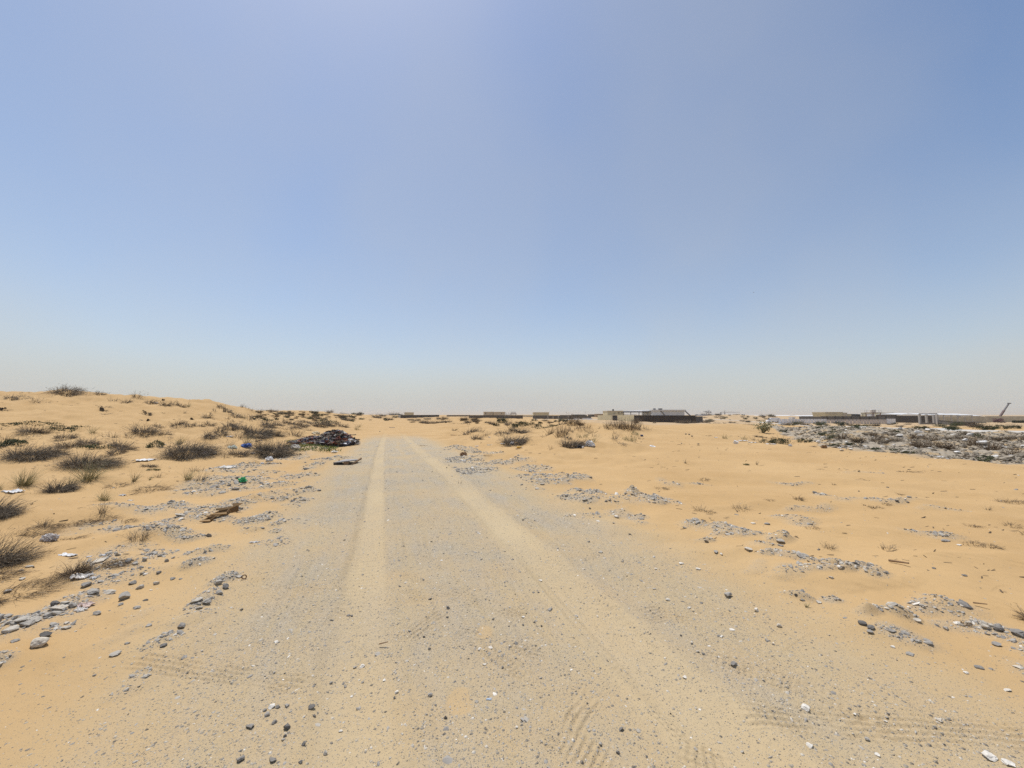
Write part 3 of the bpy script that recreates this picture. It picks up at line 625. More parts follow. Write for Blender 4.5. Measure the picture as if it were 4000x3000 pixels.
# ---------------------------------------------------------------- ground and track
def build_ground():
    uin = np.arctan(np.linspace(-1.55, 1.55, 1500))
    side = np.linspace(uin[-1], math.pi, 90)[1:]
    th = np.concatenate([-side[::-1][1:] , uin, side[:-1]])      # whole circle, dense where the photo looks
    th = np.concatenate([[-math.pi], th])
    pyr = np.linspace(3150, 1700, 620)
    rr = list(np.linspace(.25, 1.25, 8)) + [r for r in EYE / np.tan(np.arctan((pyr - 1500) / F_PX) - PITCH) if r > 1.3]
    r0 = rr[-1]
    rr += list(np.exp(np.linspace(math.log(r0), math.log(330), 330))[1:])
    rr += list(np.exp(np.linspace(math.log(330), math.log(9000), 60))[1:])
    rr = np.array(rr)
    T, Rr = np.meshgrid(th, rr)
    # the picture's own rows follow depth, so stretch the rings a little to the sides
    X = Rr * np.sin(T); Y = Rr * np.cos(T)
    sh = X.shape
    x, y = X.ravel(), Y.ravel()
    fl = fields(x, y)
    z = height(x, y, fl)
    nr, nc = sh
    idx = np.arange(nr * nc).reshape(sh)
    nxt = np.roll(idx, -1, axis=1)
    q = np.stack([idx[:-1], nxt[:-1], nxt[1:], idx[1:]], axis=-1)[:, :, :].reshape(-1, 4)
    V = np.stack([x, y, z], axis=1)
    # centre cap
    c0 = len(V)
    V = np.vstack([V, [[0, 0, 0]]])
    cap = np.stack([idx[0], nxt[0], np.full(nc, c0), np.full(nc, c0)], axis=1)[:, :3]
    cx, cy = x[q].mean(1), y[q].mean(1)
    on = (np.abs(track_s(cx, cy)) < 2.35 + .3 * gnoise(cx * .8, cy * .8, 5)) & (cy < 31 + 3 * gnoise(cx * .5, cy * .2, 9)) & (cy > -28)
    mat = ground_material()
    A = [np.append(a, 0) for a in fl[:6]]
    def sub(name, faces):
        used = np.unique(faces); mp = np.full(len(V), -1); mp[used] = np.arange(len(used))
        me = mesh_np(name, V[used], mp[faces], {'grav': A[0][used], 'dust': A[1][used], 'rub': A[2][used], 'farg': A[3][used], 'pack': A[4][used], 'trk': A[5][used]}, True)
        return link(name, me, None, mat)
    capq = np.concatenate([cap, cap[:, 2:3]], axis=1)
    o = sub('ground', q[~on]); tag(o, kind='structure')
    tr = sub('dirt_track', q[on]); tag(tr, kind='structure')
    me = mesh_np('dirt_track_middle', V[np.append(idx[0], c0)], np.stack([np.arange(nc), np.roll(np.arange(nc), -1), np.full(nc, nc)], axis=1), {'grav': np.full(nc + 1, .5), 'dust': np.zeros(nc + 1), 'rub': np.zeros(nc + 1), 'farg': np.zeros(nc + 1), 'pack': np.ones(nc + 1), 'trk': np.zeros(nc + 1)}, True)
    tag(link('path', me, None, mat), kind='structure')

build_ground()
# ---------------------------------------------------------------- stones
def ico():
    t = (1 + 5 ** .5) / 2
    v = np.array([(-1, t, 0), (1, t, 0), (-1, -t, 0), (1, -t, 0), (0, -1, t), (0, 1, t), (0, -1, -t), (0, 1, -t), (t, 0, -1), (t, 0, 1), (-t, 0, -1), (-t, 0, 1)], float)
    f = [(0, 11, 5), (0, 5, 1), (0, 1, 7), (0, 7, 10), (0, 10, 11), (1, 5, 9), (5, 11, 4), (11, 10, 2), (10, 7, 6), (7, 1, 8), (3, 9, 4), (3, 4, 2), (3, 2, 6), (3, 6, 8), (3, 8, 9), (4, 9, 5), (2, 4, 11), (6, 2, 10), (8, 6, 7), (9, 8, 1)]
    return v / np.linalg.norm(v[0]), np.array(f)

def subdiv(v, f):
    v = [tuple(p) for p in v]; mid = {}; out = []
    def m(a, b):
        k = (min(a, b), max(a, b))
        if k not in mid:
            p = np.array(v[a]) + np.array(v[b]); v.append(tuple(p / np.linalg.norm(p))); mid[k] = len(v) - 1
        return mid[k]
    for a, b, c in f:
        x, y, z = m(a, b), m(b, c), m(c, a)
        out += [(a, x, z), (b, y, x), (c, z, y), (x, y, z)]
    return np.array(v), np.array(out)

ICO0 = ico(); ICO1 = subdiv(*ICO0); ICO2 = subdiv(*ICO1); ICO3 = subdiv(*ICO2)

def rock_shape(rng, base=ICO2, cuts=9, flat=1.0):
    """angular broken stone: a ball cut by random planes"""
    v = base[0].copy()
    for _ in range(cuts):
        n = rng.normal(size=3); n /= np.linalg.norm(n)
        d = rng.uniform(.45, .8)
        k = v @ n - d
        v = v - np.outer(np.maximum(k, 0), n)
    v *= 1 + .05 * rng.normal(size=(len(v), 1))
    v *= np.array([rng.uniform(.85, 1.2), rng.uniform(.65, 1.0), rng.uniform(.5, .8) * flat])
    return v

def rot_rand(rng, n):
    q = rng.normal(size=(n, 4)); q /= np.linalg.norm(q, axis=1, keepdims=True)
    w, x, y, z = q.T
    return np.stack([1 - 2 * (y * y + z * z), 2 * (x * y - z * w), 2 * (x * z + y * w), 2 * (x * y + z * w), 1 - 2 * (x * x + z * z), 2 * (y * z - x * w), 2 * (x * z - y * w), 2 * (y * z + x * w), 1 - 2 * (x * x + y * y)], axis=1).reshape(n, 3, 3)

STONE_MAT = attr_mat('weathered_stone', STONE_STOPS, .92, noisy=26.0)
TAN_STOPS = STONE_STOPS

def scatter_mesh(name, P, size, tone, rng, flat=.62, mat=None):
    n = len(P)
    protos = np.stack([ICO0[0] * (1 + .28 * rng.uniform(-1, 1, size=(12, 1))) * rng.uniform([.8, .6, flat * .8], [1.25, 1.0, flat * 1.2]) for _ in range(24)])
    V = protos[rng.integers(0, 24, n)]
    a = rng.uniform(0, 2 * math.pi, n); ca, sa = np.cos(a), np.sin(a); t = rng.normal(0, .28, size=(n, 2))
    x = V[:, :, 0] * ca[:, None] - V[:, :, 1] * sa[:, None]; y = V[:, :, 0] * sa[:, None] + V[:, :, 1] * ca[:, None]
    z = V[:, :, 2] + x * t[:, :1] + y * t[:, 1:]
    V = np.stack([x, y, z], -1) * size[:, None, None] + P[:, None, :]
    Fc = (ICO0[1][None] + (np.arange(n) * 12)[:, None, None]).reshape(-1, 3)
    me = mesh_np(name, V.reshape(-1, 3), Fc, {'tone': np.repeat(tone, 12)}, False)
    return link(name, me, None, mat or STONE_MAT)

def tones(rng, n, white=.07):
    t = rng.beta(2.2, 2.4, n) * .8
    w = rng.random(n) < white
    t[w] = rng.uniform(.86, 1.0, w.sum())
    return t

def build_gravel():
    rng = np.random.default_rng(11)
    N = 1000000
    r = np.exp(rng.uniform(math.log(1.25), math.log(42), N)); u = rng.uniform(-1.62, 1.62, N)
    Y = r; X = u * Y
    g, du, ru, gv, pk, _s, ph = fields(X, Y)
    heap = (g > .25) & (ph > .004)
    p = np.clip(g, 0, 1) ** 1.3 * np.where(heap, .9, np.where(Y < 6, .10, .04)) + .0016 + .010 * pk
    p = p * (ru < .2) * (1 - .75 * du)
    k = rng.random(N) < p
    X, Y, g, heap = X[k], Y[k], g[k], heap[k]
    s = np.where(heap, .0030 + .00082 * np.minimum(Y, 18), .0022 + .0008 * np.minimum(Y, 12)) * np.exp(rng.normal(0, np.where(heap, .62, .5), len(X)))
    s = np.clip(s, .002, .06)
    Z = height(X, Y) + np.where(heap, s * .1, -s * .12)
    o = scatter_mesh('gravel', np.stack([X, Y, Z], 1), s, np.clip(tones(rng, len(X), .06) + .10, 0, 1), rng, .5)
    tag(o, 'loose grey gravel scattered over the track and heaped along its verges', 'gravel', kind='stuff')
    print('gravel', len(X))

build_gravel()

def build_rubble():
    rng = np.random.default_rng(13)
    N = 90000
    Y = np.exp(rng.uniform(math.log(11), math.log(58), N)); X = rng.uniform(.68, 1.6, N) * Y
    g, du, ru, gv, pk, _s, ph = fields(X, Y)
    nn = fbm(X * .5, Y * .5, 29, 3)
    k = rng.random(N) < ru * np.clip(.26 + .6 * nn, .03, 1)
    X, Y = X[k], Y[k]
    s = np.clip((.018 + .0011 * Y) * np.exp(rng.normal(0, .55, len(X))), .02, .22)
    Z = height(X, Y) + s * .1
    t = np.clip(rng.beta(2.5, 2.0, len(X)) * .85, 0, 1); w = rng.random(len(X)) < .025; t[w] = rng.uniform(.85, 1, w.sum())
    o = scatter_mesh('rubble', np.stack([X, Y, Z], 1), s, t, rng, .55, attr_mat('broken_concrete', [(0, (.14, .115, .087)), (.3, (.225, .19, .143)), (.6, (.315, .272, .21)), (.92, (.40, .35, .28)), (1, (.70, .67, .61))], .95, noisy=9.0))
    tag(o, 'grey rubble of broken concrete and stones tipped along the bank', 'rubble', kind='stuff')
    print('rubble', len(X))

build_rubble()

# single stones: column, row of the foot, width, height in photo pixels, tone 0 black .. 1 white, flatness, label or None
ST = [
 (545, 2200, 30, 26, .35, 1, 'lumpy grey stone at the upper end of the loose stones beside dead roots'), (605, 2196, 24, 20, .4, 1, None), (688, 2198, 18, 18, .3, 1, 'lone grey stone on bare sand right of the loose stone scatter'),
 (715, 2184, 14, 9, .4, .8, None), (520, 2214, 24, 12, .5, .7, None), (572, 2210, 26, 13, .4, .8, None), (595, 2222, 22, 12, .35, .8, None),
 (388, 2296, 38, 22, .3, .7, 'dark flat-topped grey stone beside the torn white sheets'), (418, 2326, 44, 20, .45, .6, 'long pale grey stone left of the banded slab'), (480, 2322, 44, 20, .5, .55, 'banded grey stone slab among the loose stones on the left sand'),
 (537, 2345, 46, 34, .38, 1, 'cluster-like jagged grey stone right of the banded slab'), (565, 2285, 32, 16, .36, .8, None), (597, 2302, 28, 18, .5, .8, None), (657, 2284, 22, 14, .66, .8, 'pale rounded stone alone on smooth left sand'), (662, 2246, 20, 14, .3, 1, None),
 (590, 2380, 28, 13, .42, .7, None), (440, 2404, 32, 18, .42, .9, 'brownish grey stone alone below the stone scatter on left sand'), (530, 2366, 22, 12, .36, .8, None), (620, 2348, 20, 9, .15, .7, 'small dark brown stone on smooth left sand'),
 (280, 2368, 34, 24, .0, 1, 'black stone standing behind pale slabs left of the track'), (282, 2392, 60, 22, .62, .5, 'broad pale slab in front of the black standing stone'), (345, 2378, 30, 24, .4, .9, None), (310, 2372, 36, 18, .5, .7, None), (250, 2492, 46, 26, .02, .8, 'black stone lying just behind the large pale boulder'),
 (238, 2526, 66, 42, .74, .9, 'largest pale grey boulder in the left sand with a dark foot'), (214, 2536, 30, 18, .35, .8, None), (55, 2438, 46, 24, .42, .8, None), (20, 2446, 40, 22, .35, .8, None), (115, 2474, 56, 24, .58, .6, None), (170, 2452, 50, 26, .55, .7, None), (205, 2436, 50, 24, .5, .7, None), (160, 2430, 44, 18, .6, .6, None), (255, 2416, 38, 16, .4, .7, None), (60, 2494, 50, 18, .3, .7, None), (105, 2412, 30, 12, .35, .8, None),
 (522, 2562, 42, 18, .58, .5, 'tilted flat stone with a pale top and dark edge on left sand'), (30, 2668, 52, 34, .62, .8, 'pale rounded stone at the very left below the grey one'), (28, 2640, 44, 24, .4, .8, None), (38, 2612, 40, 16, .35, .8, None), (48, 2690, 26, 14, .3, .7, None),
 (138, 2512, 34, 14, .4, .7, None), (330, 2440, 24, 12, .75, .6, None), (325, 2462, 30, 14, .5, .6, None), (285, 2452, 26, 14, .3, .8, None), (95, 2320, 28, 14, .25, .8, None), (140, 2234, 20, 10, .2, .8, None), (165, 2220, 30, 12, .6, .6, None), (148, 2268, 28, 10, .7, .6, None),
 (890, 2286, 30, 18, .4, .8, None), (915, 2300, 36, 24, .25, .9, None), (895, 2324, 34, 22, .4, .9, None), (857, 2315, 14, 10, .97, .7, 'small bright white chip left of the stone ridge beside the track'), (760, 2458, 40, 22, .18, .8, 'dark stone at the lower end of the stone ridge beside the track'), (850, 2365, 34, 24, .4, .8, None), (700, 2530, 26, 14, .2, .8, None), (565, 2518, 20, 10, .35, .8, None), (640, 2450, 24, 10, .35, .8, None), (715, 2268, 20, 10, .3, .8, None),
 (1115, 2768, 28, 17, 1, .5, 'angular bright white chip beside a dark pebble near the photo bottom'), (1138, 2768, 19, 13, .12, .9, None), (1170, 2768, 18, 12, .45, .8, None), (1258, 2772, 28, 18, .12, .9, None), (1274, 2802, 15, 11, .15, .9, None), (1441, 2612, 22, 13, 1, .4, 'cream white square chip lying in the left wheel track'), (1417, 2614, 16, 10, .5, .8, None), (1409, 2728, 13, 8, 1, .5, None), (1170, 2856, 27, 24, .1, 1, None), (1038, 2848, 34, 20, .35, .9, None), (1128, 2832, 20, 16, .15, .9, None), (1170, 2880, 14, 10, .05, .9, None), (1237, 2918, 17, 16, .05, .9, None), (1124, 2986, 34, 18, .2, .9, None), (1008, 2980, 30, 20, .12, .9, None), (1230, 2986, 18, 12, .1, .9, None), (1317, 2953, 18, 18, .58, .7, 'square pale grey stone at the bottom of the left wheel track'), (1373, 2860, 17, 10, .97, .6, None), (1090, 2778, 16, 12, .3, .9, None), (1100, 2802, 22, 16, .4, .9, None),
 (1384, 2411, 17, 9, .12, .8, None), (1399, 2412, 13, 8, .1, .8, None), (1760, 2383, 21, 14, .12, .9, 'dark stone on the strip between the wheel tracks, above a smaller one'), (1758, 2415, 12, 8, .1, .9, None), (1672, 2493, 12, 9, .03, .9, None), (1693, 2541, 13, 9, .08, .9, None), (1697, 2724, 20, 16, .45, .9, None), (1573, 2715, 17, 12, .92, .8, None), (1566, 2736, 12, 10, .06, .9, None), (1755, 2810, 15, 16, .1, 1, None), (1880, 2544, 20, 9, 1, .5, None), (1919, 2534, 22, 8, .93, .4, None), (1869, 2749, 15, 9, .5, .8, None), (1897, 2602, 18, 8, .96, .5, None), (1500, 2560, 26, 11, .5, .3, 'flat bluish grey shard on the inner edge of the left wheel track'), (1528, 2665, 16, 9, .96, .5, None), (1446, 2672, 12, 8, .45, .9, None), (1383, 2688, 12, 8, .4, .9, None), (1331, 2675, 14, 10, .3, .9, None),
 (2241, 2413, 17, 10, 1, .6, None), (2044, 2415, 13, 8, 1, .6, None), (2143, 2388, 26, 11, .2, .4, 'long dark flat stone between the wheel tracks'), (2042, 2444, 11, 7, .05, .9, None), (2084, 2437, 13, 7, .15, .8, None), (2111, 2452, 9, 8, .03, .9, None),
 (2590, 2352, 20, 12, 1, .5, 'bright white angular chip on gravel right of the right wheel track'), (2664, 2379, 16, 9, .95, .6, None), (2818, 2336, 40, 22, .35, 1, 'jagged dark grey stone standing on gravel right of the wheel tracks'), (2712, 2561, 13, 10, .06, .9, None), (2692, 2553, 16, 10, .5, .9, None), (2830, 2604, 28, 15, .25, .5, None), (2640, 2654, 20, 11, 1, .5, None), (2783, 2492, 16, 10, .95, .6, None), (2670, 2522, 12, 6, .1, .7, None), (2388, 2949, 16, 13, .12, .9, None), (2583, 2792, 8, 9, .1, .9, None), (2630, 2486, 9, 9, .05, .9, None), (2822, 2466, 22, 8, .9, .4, None),
 (3087, 2782, 40, 26, .93, .7, 'large white stone with a dark underside near the lower right'), (3095, 2925, 30, 16, .98, .4, None), (3334, 2958, 24, 16, .95, .5, None), (3745, 2968, 52, 24, .97, .4, 'broad cream white flake at the bottom right corner'), (3812, 2996, 44, 18, .9, .4, None), (3575, 2826, 30, 12, .8, .4, None), (3300, 2896, 22, 10, .4, .5, None), (3260, 2802, 14, 8, .95, .5, None), (3375, 2826, 16, 8, .9, .5, None),
 (3154, 2358, 26, 10, .62, .5, None), (3067, 2332, 14, 11, .0, .9, None), (3092, 2350, 20, 10, .35, .8, None), (3316, 2446, 30, 18, .08, .8, None), (3345, 2462, 32, 19, .05, .8, 'black stone at the left end of the stony patch, lower right sand'), (3340, 2478, 26, 13, .3, .7, None), (3420, 2472, 32, 11, .35, .4, None), (3550, 2509, 28, 13, .3, .7, None), (3830, 2470, 40, 24, .22, .8, 'dark grey rounded stone left of the longer one, lower right sand'), (3905, 2492, 56, 24, .2, .6, 'long dark grey stone beside a rounded one on lower right sand'), (3486, 2562, 40, 10, .3, .35, None), (3740, 2617, 30, 12, .2, .6, None), (3690, 2638, 20, 11, 1, .6, None), (3833, 2703, 30, 12, .9, .5, None), (3520, 2436, 30, 11, .8, .4, None), (2917, 2391, 22, 16, .9, .9, None), (3003, 2455, 24, 16, .75, .9, None), (3812, 2527, 34, 16, .25, .7, None), (3420, 2535, 16, 9, .85, .6, None),
 (2298, 1989, 11, 8, .02, .8, None), (2400, 2023, 22, 11, .98, .7, 'bright white stone topping a low gravel rib right of the track'), (2335, 2022, 12, 7, .4, .8, None), (2449, 2089, 12, 5, .02, .6, None), (2840, 2058, 16, 10, .98, .8, None), (2900, 2154, 32, 15, .82, .8, 'whitish lumpy stone above a smooth sand hollow right of the track'), (2774, 2166, 24, 12, .35, .9, None), (2795, 2172, 13, 10, .97, .7, None), (2642, 2205, 22, 8, 1, .5, None), (2706, 2227, 22, 9, 1, .5, None), (2538, 2178, 14, 9, 1, .6, None), (2106, 2274, 18, 7, .97, .5, None), (2336, 2162, 20, 10, .62, .8, None), (2418, 2197, 12, 7, .35, .9, None), (2536, 2303, 18, 6, .45, .5, None), (2311, 2022, 8, 6, .9, .8, None),
 (3477, 1966, 16, 10, .02, .8, 'black oval stone on sand right of the brown dead tuft, larger of two'), (3516, 1965, 12, 8, .04, .8, 'black oval stone on sand, smaller and right of two'), (3443, 1906, 11, 5, .05, .7, None), (3331, 1921, 8, 5, .12, .9, None), (2922, 2049, 20, 8, .98, .5, None), (2977, 2051, 26, 11, .3, .6, None), (3022, 2121, 34, 16, .55, .5, 'tilted grey slab topping a low stony hump on right sand'), (3024, 2136, 26, 11, .25, .6, None), (3595, 2224, 15, 6, .1, .7, None), (3710, 2254, 18, 8, .1, .7, None), (3703, 2132, 18, 7, .98, .5, None), (3163, 2152, 9, 7, .15, .9, None), (3242, 2223, 18, 13, .97, .8, None), (3207, 2264, 18, 10, .97, .8, None), (3165, 2148, 8, 6, .2, .9, None), (3650, 2118, 36, 9, .3, .5, None),
 (2676, 1698, 9, 6, .02, .9, 'dark stone at the left of three on the sand before the black wall'), (2687, 1699, 8, 6, .02, .9, 'middle dark stone of three on the sand before the black wall'), (2698, 1705, 9, 6, .02, .9, 'lowest dark stone of three on the sand before the black wall'), (2657, 1734, 6, 5, .05, .9, None), (2722, 1736, 9, 6, .02, .9, 'dark stone right of the white ring on the right sand'), (2688, 1737, 4, 3, .1, .9, None), (2795, 1752, 6, 4, .05, .9, None), (2666, 1736, 3, 3, .1, .9, None),
 (1487, 1687, 6, 4, .02, .9, 'small dark stone on sand left of the far end of the track'), (3520, 1769, 38, 14, .86, .6, 'yellowish sandstone block at the foot of the rubble bank'), (1748, 1829, 6, 5, .05, .9, None), (1757, 1819, 5, 4, .05, .9, None), (2042, 2034, 8, 7, .05, .9, None), (1988, 2452, 8, 6, .1, .9, None),
]
TONEW = [(.1, 'black'), (.28, 'dark grey'), (.55, 'grey'), (.84, 'pale grey'), (2, 'white')]
def zone_of(px, py, p):
    s = float(track_s(np.array([p.x]), np.array([p.y]))[0])
    if abs(s + .84) < .24: z = 'in the left wheel track'
    elif abs(s - .84) < .3: z = 'in the right wheel track'
    elif abs(s) < .6: z = 'between the wheel tracks'
    elif s < -3.4: z = 'on the sand left of the track'
    elif s < 0: z = 'on the left gravel verge'
    elif s > 3.4: z = 'on the sand right of the track'
    else: z = 'on the right gravel verge'
    return z
def dist_of(p):
    return 'near the bottom edge' if p.y < 2.3 else 'low in the photo' if p.y < 3.4 else 'at middle distance' if p.y < 8 else 'further off'

def build_stones():
    rng = np.random.default_rng(21)
    seen = {}
    pend = []
    def one(px, py, w, hh, tone, flat, label):
        p = ground_at(px, py)
        m = .86 * p.y / F_PX; tone = min(1, tone + .07)
        v = rock_shape(rng, ICO2 if w > 9 else ICO1, 9)
        v /= (v.max(0) - v.min(0))
        v *= np.array([w * m, w * m * rng.uniform(.7, .95), hh * m * (.95 if flat > .6 else .8)])
        v = v @ np.array(Matrix.Rotation(rng.uniform(-.5, .5), 3, 'Z')).T
        v[:, 2] -= v[:, 2].min() + (v[:, 2].max() - v[:, 2].min()) * .16
        me = mesh_np('stone', v, (ICO2 if w > 9 else ICO1)[1], {'tone': np.clip(np.full(len(v), tone) + .05 * rng.normal(), 0, 1) * np.ones(len(v))}, False)
        o = link('stone', me, None, STONE_MAT)
        o.location = (p.x, p.y + v[:, 1].max() * .6, h1(p.x, p.y + v[:, 1].max() * .6))
        o['category'] = 'stone'
        if label:
            o['label'] = label
        else:
            tw = next(t for lim, t in TONEW if tone <= lim)
            szw = 'flat ' if flat < .55 else ''
            lab = f'{szw}{tw} stone lying {zone_of(px, py, p)} {dist_of(p)}'
            pend.append((lab, px, o))
    for s in ST:
        one(*s)
    # more loose stones of hand size along the verges
    n = 0
    while n < 24:
        py = 1850 + 1130 * rng.random() ** .8; px = rng.uniform(60, 3950)
        u = (px - CXP) / F_PX
        p = ground_at(px, py)
        g = fields(np.array([p.x]), np.array([p.y]))[0][0]
        if rng.random() > g + .02:
            continue
        w = rng.uniform(7, 14) * (.6 + .5 * (py - 1800) / 1000)
        one(px, py, w, w * rng.uniform(.5, .8), float(np.clip(rng.beta(1.6, 2.2), 0, .82) if rng.random() > .12 else .97), rng.choice([.5, .9]), None)
        n += 1
    by = {}
    for lab, px, o in pend:
        by.setdefault(lab, []).append((px, o))
    for lab, L in by.items():
        L.sort(key=lambda t: t[0])
        for px, o in L:
            o['label'] = lab
            if len(L) > 1:
                o['group'] = lab.replace(' stone ', ' stones ')

build_stones()
# ---------------------------------------------------------------- desert plants
DRY_STOPS = [(0, (.068, .055, .043)), (.35, (.13, .105, .078)), (.65, (.225, .182, .13)), (.85, (.33, .265, .175)), (1, (.44, .35, .225))]
GRASS_STOPS = [(0, (.10, .085, .05)), (.3, (.18, .165, .085)), (.6, (.27, .25, .12)), (1, (.44, .37, .22))]
GREEN_STOPS = [(0, (.030, .036, .020)), (.5, (.058, .068, .034)), (.8, (.10, .112, .055)), (1, (.17, .165, .09))]
BROWN_STOPS = [(0, (.07, .048, .032)), (.5, (.155, .112, .072)), (.85, (.25, .18, .105)), (1, (.38, .29, .18))]
PLM = {'dry': attr_mat('dry_stems', DRY_STOPS), 'grass': attr_mat('straw_grass', GRASS_STOPS), 'green': attr_mat('grey_green_leaves', GREEN_STOPS), 'brown': attr_mat('dead_brown_stems', BROWN_STOPS)}

def stems(rng, n, W, H, wid, base=.35, lean=(.0, .0), droop=.6, up=(.15, 1.25), seg=4, twigs=0, tone=(.0, 1.0)):
    """n curved tapering stems, W wide and H high overall, as thin strips"""
    a = rng.uniform(0, 2 * math.pi, n)
    rb = np.sqrt(rng.random(n)) * base * W * .5
    p = np.stack([np.cos(a) * rb, np.sin(a) * rb * .7, np.zeros(n)], 1)
    incl = rng.uniform(up[0], up[1], n)                      # from the vertical
    a2 = a + rng.normal(0, .6, n)
    d = np.stack([np.sin(incl) * np.cos(a2), np.sin(incl) * np.sin(a2), np.cos(incl)], 1)
    d[:, 0] += lean[0]; d[:, 1] += lean[1]
    d /= np.linalg.norm(d, axis=1, keepdims=True)
    L = rng.uniform(.45, 1.05, n)
    reach = np.maximum(W * .5 * (1 - base * .5), H)
    L = L * np.minimum(reach / np.maximum(np.sqrt(d[:, 0] ** 2 + d[:, 1] ** 2), .25), H * 1.15 / np.maximum(d[:, 2], .12))
    tn = rng.uniform(tone[0], tone[1], n)
    rows = [p]; cur = p.copy(); dd = d.copy()
    for s in range(seg):
        dd = dd + np.stack([lean[0] * .25 * np.ones(n), np.zeros(n), -droop * (s + .3) / seg * rng.uniform(.3, 1.0, n)], 1) * .55 + rng.normal(0, .10, (n, 3))
        dd /= np.linalg.norm(dd, axis=1, keepdims=True)
        cur = cur + dd * (L / seg)[:, None]
        cur[:, 2] = np.maximum(cur[:, 2], .01 + .02 * H)
        rows.append(cur.copy())
    rows = np.stack(rows, 1)                                  # n, seg+1, 3
    side = np.stack([-np.sin(a2 + 1.0 * rng.normal(size=n)), np.cos(a2), .35 * rng.normal(size=n)], 1)
    side /= np.linalg.norm(side, axis=1, keepdims=True)
    w = wid * rng.uniform(.6, 1.3, n)[:, None] * np.linspace(1, .25, seg + 1)[None]
    A = rows + side[:, None] * w[..., None] * .5; B = rows - side[:, None] * w[..., None] * .5
    V = np.stack([A, B], 2).reshape(-1, 3)
    k = np.arange(n)[:, None] * (seg + 1) * 2 + np.arange(seg)[None] * 2
    Fc = np.stack([k, k + 1, k + 3, k + 2], -1).reshape(-1, 4)
    T = np.clip(tn[:, None] + np.linspace(-.12, .2, seg + 1)[None], 0, 1)
    T = np.repeat(T.reshape(-1), 2)
    if twigs:
        m = rng.integers(0, n, n * twigs); q = rng.integers(1, seg + 1, n * twigs)
        base_p = rows[m, q]; dv = rows[m, q] - rows[m, q - 1]; ln = np.linalg.norm(dv, axis=1, keepdims=True) + 1e-6
        e = dv / ln + rng.normal(0, .55, (len(m), 3)); e /= np.linalg.norm(e, axis=1, keepdims=True); e[:, 2] = np.abs(e[:, 2]) * .8
        tip = base_p + e * (ln * rng.uniform(.5, 1.1, (len(m), 1)))
        sd = np.cross(e, rng.normal(size=(len(m), 3))); sd /= np.linalg.norm(sd, axis=1, keepdims=True) + 1e-6
        ww = wid * .7
        tv = np.stack([base_p + sd * ww * .5, base_p - sd * ww * .5, tip - sd * ww * .15, tip + sd * ww * .15], 1).reshape(-1, 3)
        tf = np.arange(len(m) * 4).reshape(-1, 4) + len(V)
        V = np.vstack([V, tv]); Fc = np.vstack([Fc, tf]); T = np.concatenate([T, np.repeat(np.clip(tn[m] + .1, 0, 1), 4)])
    return V, Fc, T

def leaves(rng, n, W, H, size, lumps=7, tone=(0, 1), dome=True):
    """n small leaf faces gathered in uneven clumps"""
    c = np.stack([rng.uniform(-.42, .42, lumps) * W, rng.uniform(-.3, .3, lumps) * W, rng.uniform(.15, .62, lumps) * H], 1)
    rad = rng.uniform(.2, .36, lumps)
    k = rng.integers(0, lumps, n)
    v = rng.normal(size=(n, 3)); v /= np.linalg.norm(v, axis=1, keepdims=True)
    v *= rng.random((n, 1)) ** .4
    P = c[k] + v * rad[k][:, None] * np.array([W * .62, W * .5, H])
    P[:, 2] = np.abs(P[:, 2])
    e1 = rng.normal(size=(n, 3)); e1 /= np.linalg.norm(e1, axis=1, keepdims=True)
    e2 = np.cross(e1, rng.normal(size=(n, 3))); e2 /= np.linalg.norm(e2, axis=1, keepdims=True)
    s = size * rng.uniform(.5, 1.3, (n, 1))
    V = np.stack([P - e1 * s, P + e2 * s * .45, P + e1 * s, P - e2 * s * .45], 1).reshape(-1, 3)
    lump_t = rng.uniform(tone[0], tone[1], lumps)
    T = np.repeat(np.clip(lump_t[k] + rng.normal(0, .15, n), 0, 1), 4)
    return V, np.arange(n * 4).reshape(-1, 4), T

def join(*parts):
    V, Fc, T, o = [], [], [], 0
    for v, f, t in parts:
        V.append(v); Fc.append(f + o); T.append(t); o += len(v)
    return np.vstack(V), np.vstack(Fc), np.concatenate(T)

def sink(V, x, y, z0, amount=1.0):
    """let the plant follow the lie of the sand under it"""
    g = height(x + V[:, 0], y + V[:, 1])
    return np.stack([V[:, 0], V[:, 1], V[:, 2] + (g - z0) * amount], 1)

KW = {'crest': 'grey brown bush', 'lowdry': 'low dry dead stems', 'dry': 'dry grey brown shrub', 'twig': 'thin twiggy tuft', 'black': 'black dead root lump', 'grassdry': 'straw coloured grass tuft', 'creeper': 'green sand creeper', 'greydry': 'pale grey shrub', 'olive': 'olive green bush', 'dark': 'dense dark shrub', 'lightgreen': 'pale green shrub', 'grass': 'long arching grass clump', 'grassgreen': 'small upright green grass tuft', 'lowbrown': 'flat brown dead tuft', 'weed': 'tiny green weed', 'roots': 'bleached dead brush', 'deadball': 'matted brown dead tuft', 'bush': 'dark green bush', 'upright': 'upright brown bush', 'weedtall': 'thin greenish weed', 'brownbush': 'brown dead bush'}
CAT = {'creeper': 'creeper', 'weed': 'weed', 'weedtall': 'weed', 'black': 'dead plant', 'roots': 'dead plant', 'deadball': 'dead plant', 'lowbrown': 'dead plant', 'lowdry': 'dead plant', 'grass': 'grass clump', 'grassdry': 'grass clump', 'grassgreen': 'grass clump', 'twig': 'dry plant'}
NAME = {'creeper': 'creeping_plant', 'weed': 'weed', 'weedtall': 'weed', 'black': 'dead_root', 'roots': 'dead_brush', 'deadball': 'dead_tuft', 'lowbrown': 'dead_tuft', 'lowdry': 'dead_brush', 'grass': 'grass_clump', 'grassdry': 'grass_clump', 'grassgreen': 'grass_clump', 'twig': 'twiggy_plant', 'bush': 'green_bush', 'olive': 'green_bush', 'lightgreen': 'green_bush'}

